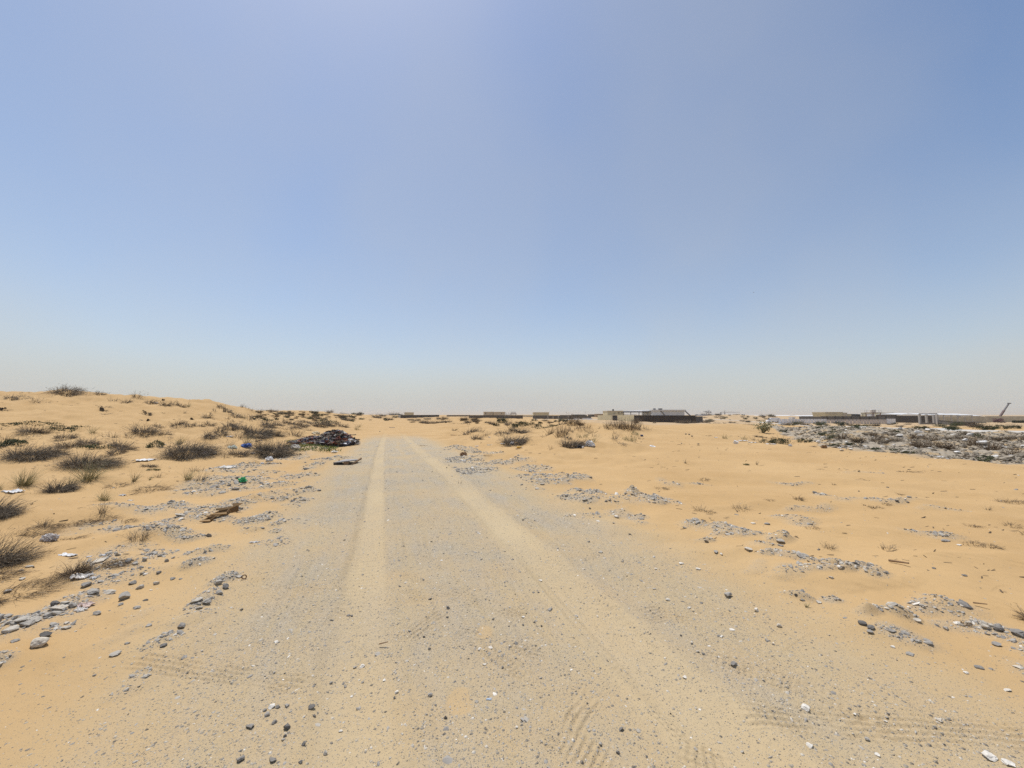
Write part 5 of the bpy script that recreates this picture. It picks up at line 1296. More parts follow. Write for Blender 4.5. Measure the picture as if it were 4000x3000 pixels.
wall('black_wall', 'short dark grey return wall at the right end of the black wall', 2715, 126, 2741, 130, 1626.5, 2.2, plain('dark_grey_block', (.11, .10, .095), .95, .15, .8))
def lamp_pole(px, top, Y, label):
    p = at(px, Y); z0 = h1(p.x, p.y) - .2; H = ztop(top, Y) - z0
    r = empty('site_pole', (p.x, p.y, z0)); tag(r, label, 'pole')
    MB().tube((0, 0, 0), (0, 0, H), .09, 8, .06).build('pole', M_STEEL, r); MB().box((.0, -.1, H), (.7, .3, .16)).build('lamp_head', M_PILLAR, r)
lamp_pole(2718, 1620.2, 131, 'stubby pole behind the right end of the black wall')
# blue roofed shed far off, low long roofs, cranes
slab_building('shed', 'wide white shed under a blue grey roof, far beyond the black wall', 2742, 2795, 430, 1623, 1632, 18, M_SHEET, roof=M_BLUE, parapet=.9)
def long_roof(label, pxa, pxb, Y, top, base, mw, mr, D=14):
    A, B = at(pxa, Y), at(pxb, Y); c = (A + B) / 2; z0 = h1(c.x, c.y) - .5; w = (B - A).length; H = ztop(top, Y) - z0
    r = empty('farm_shed', (c.x, c.y, z0)); tag(r, label, 'shed')
    MB().box((0, D / 2, 0), (w, D, H - .5)).build('wall', mw, r)
    MB().hexa([(-w / 2 - .4, -.6, H - .498), (w / 2 + .4, -.6, H - .498), (w / 2 + .4, D, H - .498), (-w / 2 - .4, D, H - .498), (-w / 2 - .4, -.6, H - .25), (w / 2 + .4, -.6, H - .25), (w / 2 + .4, D * .5, H + .4), (-w / 2 - .4, D * .5, H + .4)]).build('roof', mr, r)
long_roof('long low shed with white roof on the horizon left of the van', 2872, 2980, 380, 1622.8, 1630, M_STONE_CREAM, M_WHITE)
long_roof('very long low shed with white roof on the horizon above the van', 2984, 3110, 350, 1623.2, 1632, M_BLOCK_BROWN, M_WHITE)
long_roof('long low white roof behind the panel fence, left of the dark grey wall', 3112, 3225, 320, 1624, 1634, M_BLOCK_GREY, M_WHITE)
slab_building('hut', 'tiny pale hut on the horizon sand between crane and van', 2872, 2888, 420, 1618.5, 1626, 6, M_CREAM2)
slab_building('hut', 'small white hut on the mounds above the right end of the van', 3090, 3102, 240, 1631.5, 1638, 3, M_WHITE, roof=M_WHITE)
def lattice(f, a, b, s, n):
    a = Vector(a); b = Vector(b); d = (b - a).normalized(); u = d.orthogonal().normalized() * s / 2; v = d.cross(u).normalized() * s / 2
    cs = [u + v, -u + v, -u - v, u - v]
    for c in cs: f.bar(a + c, b + c, s * .16)
    for i in range(n):
        p, q = a.lerp(b, i / n), a.lerp(b, (i + 1) / n)
        for j in range(4): f.bar(p + cs[j], q + cs[(j + 1) % 4], s * .09)
def tower_crane(label, px, top, jib_l, jib_r, jib_py, Y):
    p = at(px, Y); z0 = h1(p.x, p.y) - 1; k = Y / F_PX
    r = empty('tower_crane', (p.x, p.y, z0)); tag(r, label, 'crane')
    zt, zj = ztop(top, Y) - z0, ztop(jib_py, Y) - z0
    s = 2.0
    m = MB(); lattice(m, (0, 0, 0), (0, 0, zj), s, 16); m.build('mast', M_STEEL, r)
    m = MB(); lattice(m, (0, 0, zj), (0, 0, zt), s * .7, 4); m.build('tower_top', M_STEEL, r)
    xl, xr = (jib_l - px) * k, (jib_r - px) * k
    lng, sht = (xl, xr) if abs(xl) > abs(xr) else (xr, xl)
    m = MB(); lattice(m, (0, 0, zj), (lng, 0, zj + abs(lng) * .02), s * .6, 18); m.build('jib', M_STEEL, r)
    m = MB(); m.box((sht / 2, 0, zj - .4), (abs(sht), 1.4, .8)); m.build('counter_jib', M_STEEL, r)
    MB().box((sht * .9, 0, zj - 3.2), (3.4, 2.0, 3.0)).build('counterweight', M_DARK, r)
    m = MB(); m.bar((0, 0, zt), (lng * .75, 0, zj + .8), .3); m.bar((0, 0, zt), (sht * .9, 0, zj + .5), .3); m.build('tie_rod', M_STEEL, r)
    MB().box((.9, -1.6, zj - 2.4), (1.8, 1.8, 2.2)).build('cab', M_SHEET, r)
tower_crane('tower crane with a high mast above the blue roofed shed', 2767, 1602, 2744, 2775, 1608, 1150)
tower_crane('smaller tower crane just left of the high one above the blue roof', 2757.5, 1606, 2750, 2764, 1609, 1180)
tower_crane('tower crane with a very long jib right of the blue roofed shed', 2828, 1604.5, 2811, 2888, 1611.5, 1100)

def van():
    Y = 166.0; k = Y / F_PX
    p = at(3014.5, Y); z0 = h1(p.x, p.y) + .05
    r = empty('van', (p.x, p.y, z0), R(-14)); tag(r, 'white minibus with dark windows driving left past the panel fence', 'van')
    L, Wd, H = 4.9, 1.8, 2.05
    prof = [(-2.45, .35), (-2.45, .85), (-2.30, 1.02), (-1.72, 1.16), (-1.12, 1.88), (-.9, 1.99), (-.4, 2.05), (2.1, 2.05), (2.36, 1.95), (2.45, 1.2), (2.45, .35)]
    wp = plain('white_van_paint', (.80, .80, .80), .35, .03, .4)
    gl = plain('dark_van_glass', (.02, .024, .028), .15, .1, .4)
    n = len(prof); V = [(x, -Wd / 2 + (.10 if z > 1.2 else 0), z) for x, z in prof] + [(x, Wd / 2 - (.10 if z > 1.2 else 0), z) for x, z in prof]
    Fc = [tuple(range(n)), tuple(range(2 * n - 1, n - 1, -1))] + [(i, i + n, (i + 1) % n + n, (i + 1) % n) for i in range(n)]
    me = bpy.data.meshes.new('body'); me.from_pydata(V, [], Fc); me.update(); b = link('body', me, r, wp)
    md = b.modifiers.new('soft', 'BEVEL'); md.width = .05; md.segments = 2
    for s in (-1, 1):
        yy = s * (Wd / 2 - .075)
        for x0, x1, t in ((-1.5, -.95, 1), (-.82, .35, 0), (.42, 1.42, 0), (1.5, 2.2, 0)):
            zb, zt = 1.22, 1.80
            q = [(x0, zb), (x1, zb), (x1, zt), (x0 + (.42 if t else 0), zt)]
            m = MB(); m.hexa([(q[0][0], yy - .02, zb), (q[1][0], yy - .02, zb), (q[1][0], yy + .02, zb), (q[0][0], yy + .02, zb), (q[3][0], yy - .02 - s * .02, zt), (q[2][0], yy - .02 - s * .02, zt), (q[2][0], yy + .02 - s * .02, zt), (q[3][0], yy + .02 - s * .02, zt)])
            m.build('window', gl, r)
        for x in (-1.62, 1.45):
            w = MB().tube((x, s * (Wd / 2 - .2), .33), (x, s * (Wd / 2 + .02), .33), .33, 20).build('wheel', plain('tyre_rubber', (.025, .025, .026), .9, .1, 4), r)
            MB().tube((x, s * (Wd / 2 + .0), .33), (x, s * (Wd / 2 + .035), .33), .18, 14).build('rim', M_PANEL, w)
    m = MB(); m.hexa([(-1.70, -.78, 1.20), (-1.66, -.78, 1.16), (-1.66, .78, 1.16), (-1.70, .78, 1.20), (-1.2, -.70, 1.86), (-1.14, -.70, 1.84), (-1.14, .70, 1.84), (-1.2, .70, 1.86)]); m.build('windscreen', gl, r)
    MB().box((2.42, 0, 1.28), (.12, 1.4, .52)).build('rear_window', gl, r)
    MB().box((2.46, 0, .36), (.14, 1.78, .26)).build('bumper', plain('van_bumper', (.10, .10, .10), .7, .1, 1), r)
    for s in (-1, 1):
        MB().box((2.45, s * .78, .80), (.08, .16, .42)).build('tail_light', plain('red_lens', (.30, .02, .02), .3, .1, 2), r)
        MB().box((-2.44, s * .68, .72), (.08, .3, .2)).build('headlight', M_PANEL, r)
        MB().box((-1.5, s * (Wd / 2 + .06), 1.22), (.12, .18, .24)).build('mirror', M_DARK, r)
van()

# long panel fence right of the van
def panel_fence():
    pts = [(3036, 150), (3225, 146), (3355, 140), (3458, 140), (3492, 150)]
    seg = [at(px, Y) for px, Y in pts]
    root = empty('panel_fence', (seg[1].x, seg[1].y, h1(seg[1].x, seg[1].y) - .1)); tag(root, 'long pale sheet metal panel fence right of the van', 'fence')
    O = Vector(root.location); rng = random.Random(4)
    for si, (a, b) in enumerate(zip(seg[:-1], seg[1:])):
        L = (b - a).length; n = max(3, int(round(L / 1.05))); rz = math.atan2(b.y - a.y, b.x - a.x)
        for i in range(n):
            c = a.lerp(b, (i + .5) / n); z = h1(c.x, c.y)
            H = ztop(1637.5 if si == 0 else 1639.5 if si < 3 else 1636.5, c.y) - z
            wd = L / n - (.09 if i % 2 else .16)
            q = (c.x - O.x, c.y - O.y, z - O.z + .08)
            m = MB(); m.box((0, 0, 0), (wd, .05, H)); o = m.build('panel', M_PANEL if si in (0, 3) else M_PANEL2, root)
            o.location = q; o.rotation_euler = (rng.uniform(-.02, .02), rng.uniform(-.012, .012), rz)
        m = MB()
        for i in range(0, n + 1, 2):
            c = a.lerp(b, i / n); z = h1(c.x, c.y); H = ztop(1637.5 if si in (0, 3) else 1639.5, c.y) - z
            m.box((c.x - O.x, c.y - O.y + .12, z - O.z - .2), (.09, .09, H + .4))
        m.build('post', M_STEEL, root)
panel_fence()
wall('boundary_wall', 'dark grey mottled block wall rising behind the right part of the panel fence', 3200, 196, 3492, 186, 1626.3, 3.5, M_BLOCK_GREY, piers=(3226, 3258, 3288, 3320, 3354, 3390, 3422, 3455), pier_mat=M_BLOCK_DARK)
wall('boundary_wall', 'lower grey block wall left of the mottled one behind the fence', 3118, 215, 3199, 205, 1627.5, 3, M_BLOCK_GREY)
def flared_villa():
    Y = 215.0; k = Y / F_PX; A = at(3262, Y); z0 = ztop(1640, Y)
    r = empty('villa', (A.x, A.y, z0)); tag(r, 'cream villa with a flared slanting left side above the mottled wall', 'villa')
    H = ztop(1611.5, Y) - z0; w = 88 * k
    MB().hexa([(-w / 2 + .8, 0, 0), (w * .28, 0, 0), (w * .28, 9, 0), (-w / 2 + .8, 9, 0), (-w / 2, -.3, H), (w * .28, -.3, H), (w * .28, 9, H), (-w / 2, 9, H)]).build('wall', M_CREAM, r)
    MB().box((w * .39, 4, 0), (w * .218, 8, H - .05)).build('wall', M_CREAM2, r)
    MB().box((-.11 * w, 4.3, H + .003), (w * .79, 9.6, .3)).build('roof_edge', M_CREAM2, r)
    MB().hexa([(-w / 2 + .7, -.42, H - 1.0), (w * .03, -.42, H - 1.0), (w * .03, -.32, H - 1.0), (-w / 2 + .7, -.32, H - 1.0), (-w / 2 + .4, -.46, H - .55), (w * .03, -.46, H - .55), (w * .03, -.35, H - .55), (-w / 2 + .4, -.35, H - .55)]).build('ledge', M_CREAM2, r)
flared_villa()
slab_building('annexe', 'low cream annexe right of the flared villa', 3306, 3341, 216, 1619.5, 1640, 8, M_CREAM, openings=((.5, .2, .5, .5, 'vent', M_STEEL),))
slab_building('kiosk', 'small dark flat-roofed kiosk between the annexe and the shade frame', 3341, 3355, 206, 1619, 1640, 3, M_DARK, roof=M_DARK, parapet=.15)
def shade_frame():
    Y = 205.0; k = Y / F_PX; A = at(3375, Y); z0 = ztop(1640, Y); r = empty('shade_frame', (A.x, A.y, z0)); tag(r, 'thin open shade frame left of the water tank tower', 'canopy')
    H = ztop(1618.5, Y) - z0; w = 40 * k
    MB().box((0, 2, H), (w, 5, .16)).build('roof', M_WHITE, r)
    for f in (-.48, -.22, .48): MB().box((f * w, 0, 0), (.2, .2, H - .002)).build('post', M_STEEL, r)
shade_frame()
def tank_tower():
    Y = 198.0; k = Y / F_PX; A = at(3406, Y); z0 = ztop(1642, Y); r = empty('water_tower', (A.x, A.y, z0)); tag(r, 'cream ribbed water tank on a railed steel platform', 'water tank')
    Hp = ztop(1612.6, Y) - z0; Ht = ztop(1598.5, Y) - z0
    t = MB()
    for i in range(6):
        a = Hp + .2 + (Ht - Hp - .35) * i / 6; b = Hp + .2 + (Ht - Hp - .35) * (i + 1) / 6
        t.tube((0, 0, a), (0, 0, b - .06), 9.2 * k, 24); t.tube((0, 0, b - .06), (0, 0, b), 8.8 * k, 24)
    t.build('tank', plain('cream_plastic', (.78, .72, .62), .5, .04, .5), r)
    MB().tube((0, 0, Ht - .15), (0, 0, Ht), 9.0 * k, 24, 7.0 * k).build('lid', M_WHITE, r)
    MB().box((0, 0, Hp), (34 * k, 4.5, .2)).build('platform', M_RUST, r)
    g = MB()
    for x in (-16.5, -8, 8, 16.5):
        for y in (-2.2, 2.2): g.box((x * k, y, Hp + .202), (.07, .07, 1.1))
    for y in (-2.2, 2.2): g.box((0, y, Hp + 1.303), (33 * k, .06, .06))
    g.build('railing', M_STEEL, r)
    for x in (-14, 14):
        for y in (-2, 2): MB().box((x * k, y, 0), (.25, .25, Hp - .002)).build('leg', M_RUST, r)
    s = MB()
    for i in range(4): s.bar((14 * k, -2, Hp * (i / 4)), (-14 * k if i % 2 else 4 * k, -2, Hp * (i + 1) / 4), .1)
    s.build('ladder', M_RUST, r)
tank_tower()
slab_building('cabin', 'white cabin under the water tank platform', 3397, 3412, 202, 1616.5, 1640, 3, M_WHITE, roof=M_WHITE, parapet=.1)
slab_building('villa', 'long cream building right of the water tank, left of the dark wall', 3426, 3487, 205, 1613.8, 1640, 10, M_CREAM, openings=((.74, .0, .12, 3.0, 'corner_line', M_CREAM2), (.15, .9, .4, .5, 'window', M_BLOCK_GREY)))
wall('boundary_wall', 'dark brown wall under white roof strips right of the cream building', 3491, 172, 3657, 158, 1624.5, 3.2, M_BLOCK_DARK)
long_roof('white roofed shed row behind the dark brown wall', 3489, 3600, 196, 1616.5, 1632, M_BLOCK_BROWN, M_WHITE, 10)
def column_frame():
    Y = 118.0
    P = [(3586, 1617.5, 118), (3613, 1618.5, 120), (3641, 1620.5, 117), (3654, 1618, 112)]
    A = at(3620, Y); z0 = h1(A.x, A.y) - .3
    r = empty('column_frame', (A.x, A.y, z0)); tag(r, 'unfinished frame of pale concrete columns and a thin beam', 'building frame')
    for px, top, y in P:
        q = at(px, y); H = ztop(top, y) - z0
        MB().box((q.x - A.x, q.y - A.y, 0), (.46, .46, H)).build('column', M_PILLAR, r)
    a, b = at(3586, 118), at(3654, 112)
    MB().bar((a.x - A.x, a.y - A.y, ztop(1616.5, 118) - z0 + .02), (b.x - A.x, b.y - A.y, ztop(1616, 112) - z0 + .02), .3, .22).build('beam', M_STEEL, r)
    a, b = at(3582, 118), at(3660, 112)
    MB().bar((a.x - A.x, a.y - A.y - .8, .35), (b.x - A.x, b.y - A.y - .8, .35), .8, .9).build('plinth', M_BLOCK_GREY, r)
column_frame()
wall('boundary_wall', 'cream stone wall with stubby piers under white roofs, far right', 3658, 150, 3842, 150, 1627, 3, M_STONE_CREAM, piers=(3679, 3708, 3732, 3760, 3788), pier_mat=M_PILLAR)
wall('boundary_wall', 'plain cream wall fading off at the right edge behind the maroon bush', 3842.5, 172, 4150, 160, 1626, 3.5, M_STONE_CREAM)
for i, (a, b, t, lab) in enumerate(((3600, 3640, 1617.8, 'white barrel roof section left of the unfinished frame columns'), (3656, 3677, 1617.5, 'white barrel roof section just right of the unfinished frame'), (3682, 3705, 1618, 'second white barrel roof section above the stone wall'), (3711, 3730, 1618.5, 'third white barrel roof section above the stone wall'), (3748, 3785, 1619, 'broad white barrel roof section above the stone wall'), (3790, 3822, 1621.5, 'last white barrel roof section sloping down at the right'))):
    long_roof(lab, a, b, 176, t, 1630, M_WHITE, M_WHITE, 12)
wall('block_wall', 'low brown block wall stub standing on the sand at far right', 3736, 84, 3797, 80, 1650.5, .75, M_BLOCK_DARK, cap=M_BLOCK_GREY)
wall('kerb_wall', 'dark low kerb wall running from the column frame to the block stub', 3660, 116, 3742, 88, 1651, .5, M_BLOCK_GREY, cap=M_BLOCK_DARK)
def boom():
    Y = 185.0; k = Y / F_PX; A = at(3897, Y); z0 = h1(A.x, A.y)
    r = empty('mobile_crane', (A.x, A.y, z0)); tag(r, 'slanting red brown crane boom rising behind the maroon bush', 'crane')
    a = Vector((0, 0, ztop(1630, Y) - z0)); b = Vector((42 * k, 0, ztop(1576, Y) - z0)); m = a.lerp(b, .5)
    red = plain('dull_red_paint', (.15, .105, .10), .6, .12, 1)
    MB().bar(a, m, .62, .62).build('boom', red, r); MB().bar(m, b, .46, .46).build('boom', M_STEEL, r)
    MB().bar(b + Vector((-.5, 0, .1)), b + Vector((.9, 0, .05)), .5, .4).build('boom_head', M_STEEL, r)
    MB().box((-.3, 0, .5), (2.4, 2.2, a.z - .3)).build('turntable', red, r)
    MB().box((0, 0, .25), (7, 2.4, .55)).build('chassis', M_DARK, r)
    for x in (-2.6, -1.2, 1.4, 2.8):
        MB().tube((x, -1.25, .45), (x, 1.25, .45), .5, 14).build('wheel', plain('tyre_rubber', (.025, .025, .026), .9, .1, 4), r)
boom()
def bird():
    u = (2965.5 - CXP) / F_PX; Y = 62.0
    r = empty('bird', (u * Y, Y, ztop(1142, Y))); tag(r, 'tiny dark bird gliding in the empty sky above the right sand', 'bird')
    o = (0, 0, 0)
    V = [(-.19, 0, -.05), (-.10, .05, .0), (0, .06, .01), (.10, .05, .04), (.20, 0, .08), (.10, -.04, .04), (0, -.07, .01), (-.10, -.04, .0), (0, .13, .02), (-.03, -.16, .0), (.03, -.16, .0), (0, 0, .05), (0, 0, -.04)]
    Fc = [(0, 1, 7), (1, 2, 11, 7), (2, 3, 5, 11), (3, 4, 5), (7, 11, 6), (11, 5, 6), (2, 8, 11), (6, 9, 10), (2, 1, 12), (1, 7, 12), (7, 6, 12), (6, 5, 12), (5, 3, 12), (3, 2, 12)]
    me = bpy.data.meshes.new('body'); me.from_pydata(V, [], Fc); me.update(); link('body', me, r, M_STEEL)
bird()
# ---------------------------------------------------------------- rubbish lying about
def blob(rng, W, D, H, rough=.35, base=ICO3):
    v = base[0].copy(); o = rng.uniform(0, 50, 3)
    d = 1 + rough * 2.0 * (fbm(v[:, 0] * 1.5 + o[0] + v[:, 2], v[:, 1] * 1.5 + o[1] - v[:, 2], int(rng.integers(1e6)), 3)) - rough * 1.3 * np.abs(gnoise(v[:, 0] * 2.6 + o[2], v[:, 1] * 2.6 + v[:, 2] * 2, 5)) + rough * .5 * gnoise(v[:, 0] * 6 + o[2], v[:, 2] * 6 + v[:, 1] * 3, 8)
    v = v * d[:, None] * np.array([W * .54, D * .54, H * .70])
    v[:, 2] = np.maximum(v[:, 2] + H * .30, -.02 * H)
    return v

def sheet(rng, W, D, H, nx=14, ny=10):
    x, y = np.meshgrid(np.linspace(-.5, .5, nx), np.linspace(-.5, .5, ny))
    o = rng.uniform(0, 90, 2)
    z = np.abs(fbm(x * 2.3 + o[0], y * 2.3 + o[1], int(rng.integers(1e6)), 3)) * H * .9 + .05 * H
    ex = 1 + .25 * gnoise(y * 3 + o[0], x * 2, 3); ey = 1 + .25 * gnoise(x * 3 + o[1], y * 2, 4)
    V = np.stack([x * ex * W, y * ey * D, z], -1).reshape(-1, 3)
    k = np.arange(nx * ny).reshape(ny, nx)
    F1 = np.stack([k[:-1, :-1], k[:-1, 1:], k[1:, 1:], k[1:, :-1]], -1).reshape(-1, 4)
    B = V - np.array([0, 0, .03 * H + .006]); n = len(V)       # a second skin gives it thickness
    rim = np.concatenate([k[0], k[1:, -1], k[-1, -2::-1], k[-2:0:-1, 0]])
    F2 = np.stack([rim, np.roll(rim, 1), np.roll(rim, 1) + n, rim + n], -1)
    return np.vstack([V, B]), np.vstack([F1, F1[:, ::-1] + n, F2])

def cloth_mat(name, c, rough=.7):
    return plain(name, c, rough, .1, 5.0)
WHITE_PL = cloth_mat('white_plastic', (.68, .675, .66), .45)
def trash(name, label, cat, px, py, w, h, mat, form, rng, dy=.8, group=None):
    p = ground_at(px, py); k = p.y / F_PX; W, H = w * k, h * k
    if form == 'blob':
        v = blob(rng, W, W * dy, H); me = mesh_np(name, v, ICO3[1], None, False)
    else:
        v, f = sheet(rng, W, max(W * dy, .008), H); me = mesh_np(name, v, f, None, False)
    o = link(name, me, None, mat); o.location = (p.x, p.y + W * dy * .4, h1(p.x, p.y + W * dy * .4) + .004)
    o.rotation_euler = (0, 0, rng.uniform(-.3, .3))
    return tag(o, label, cat, group)

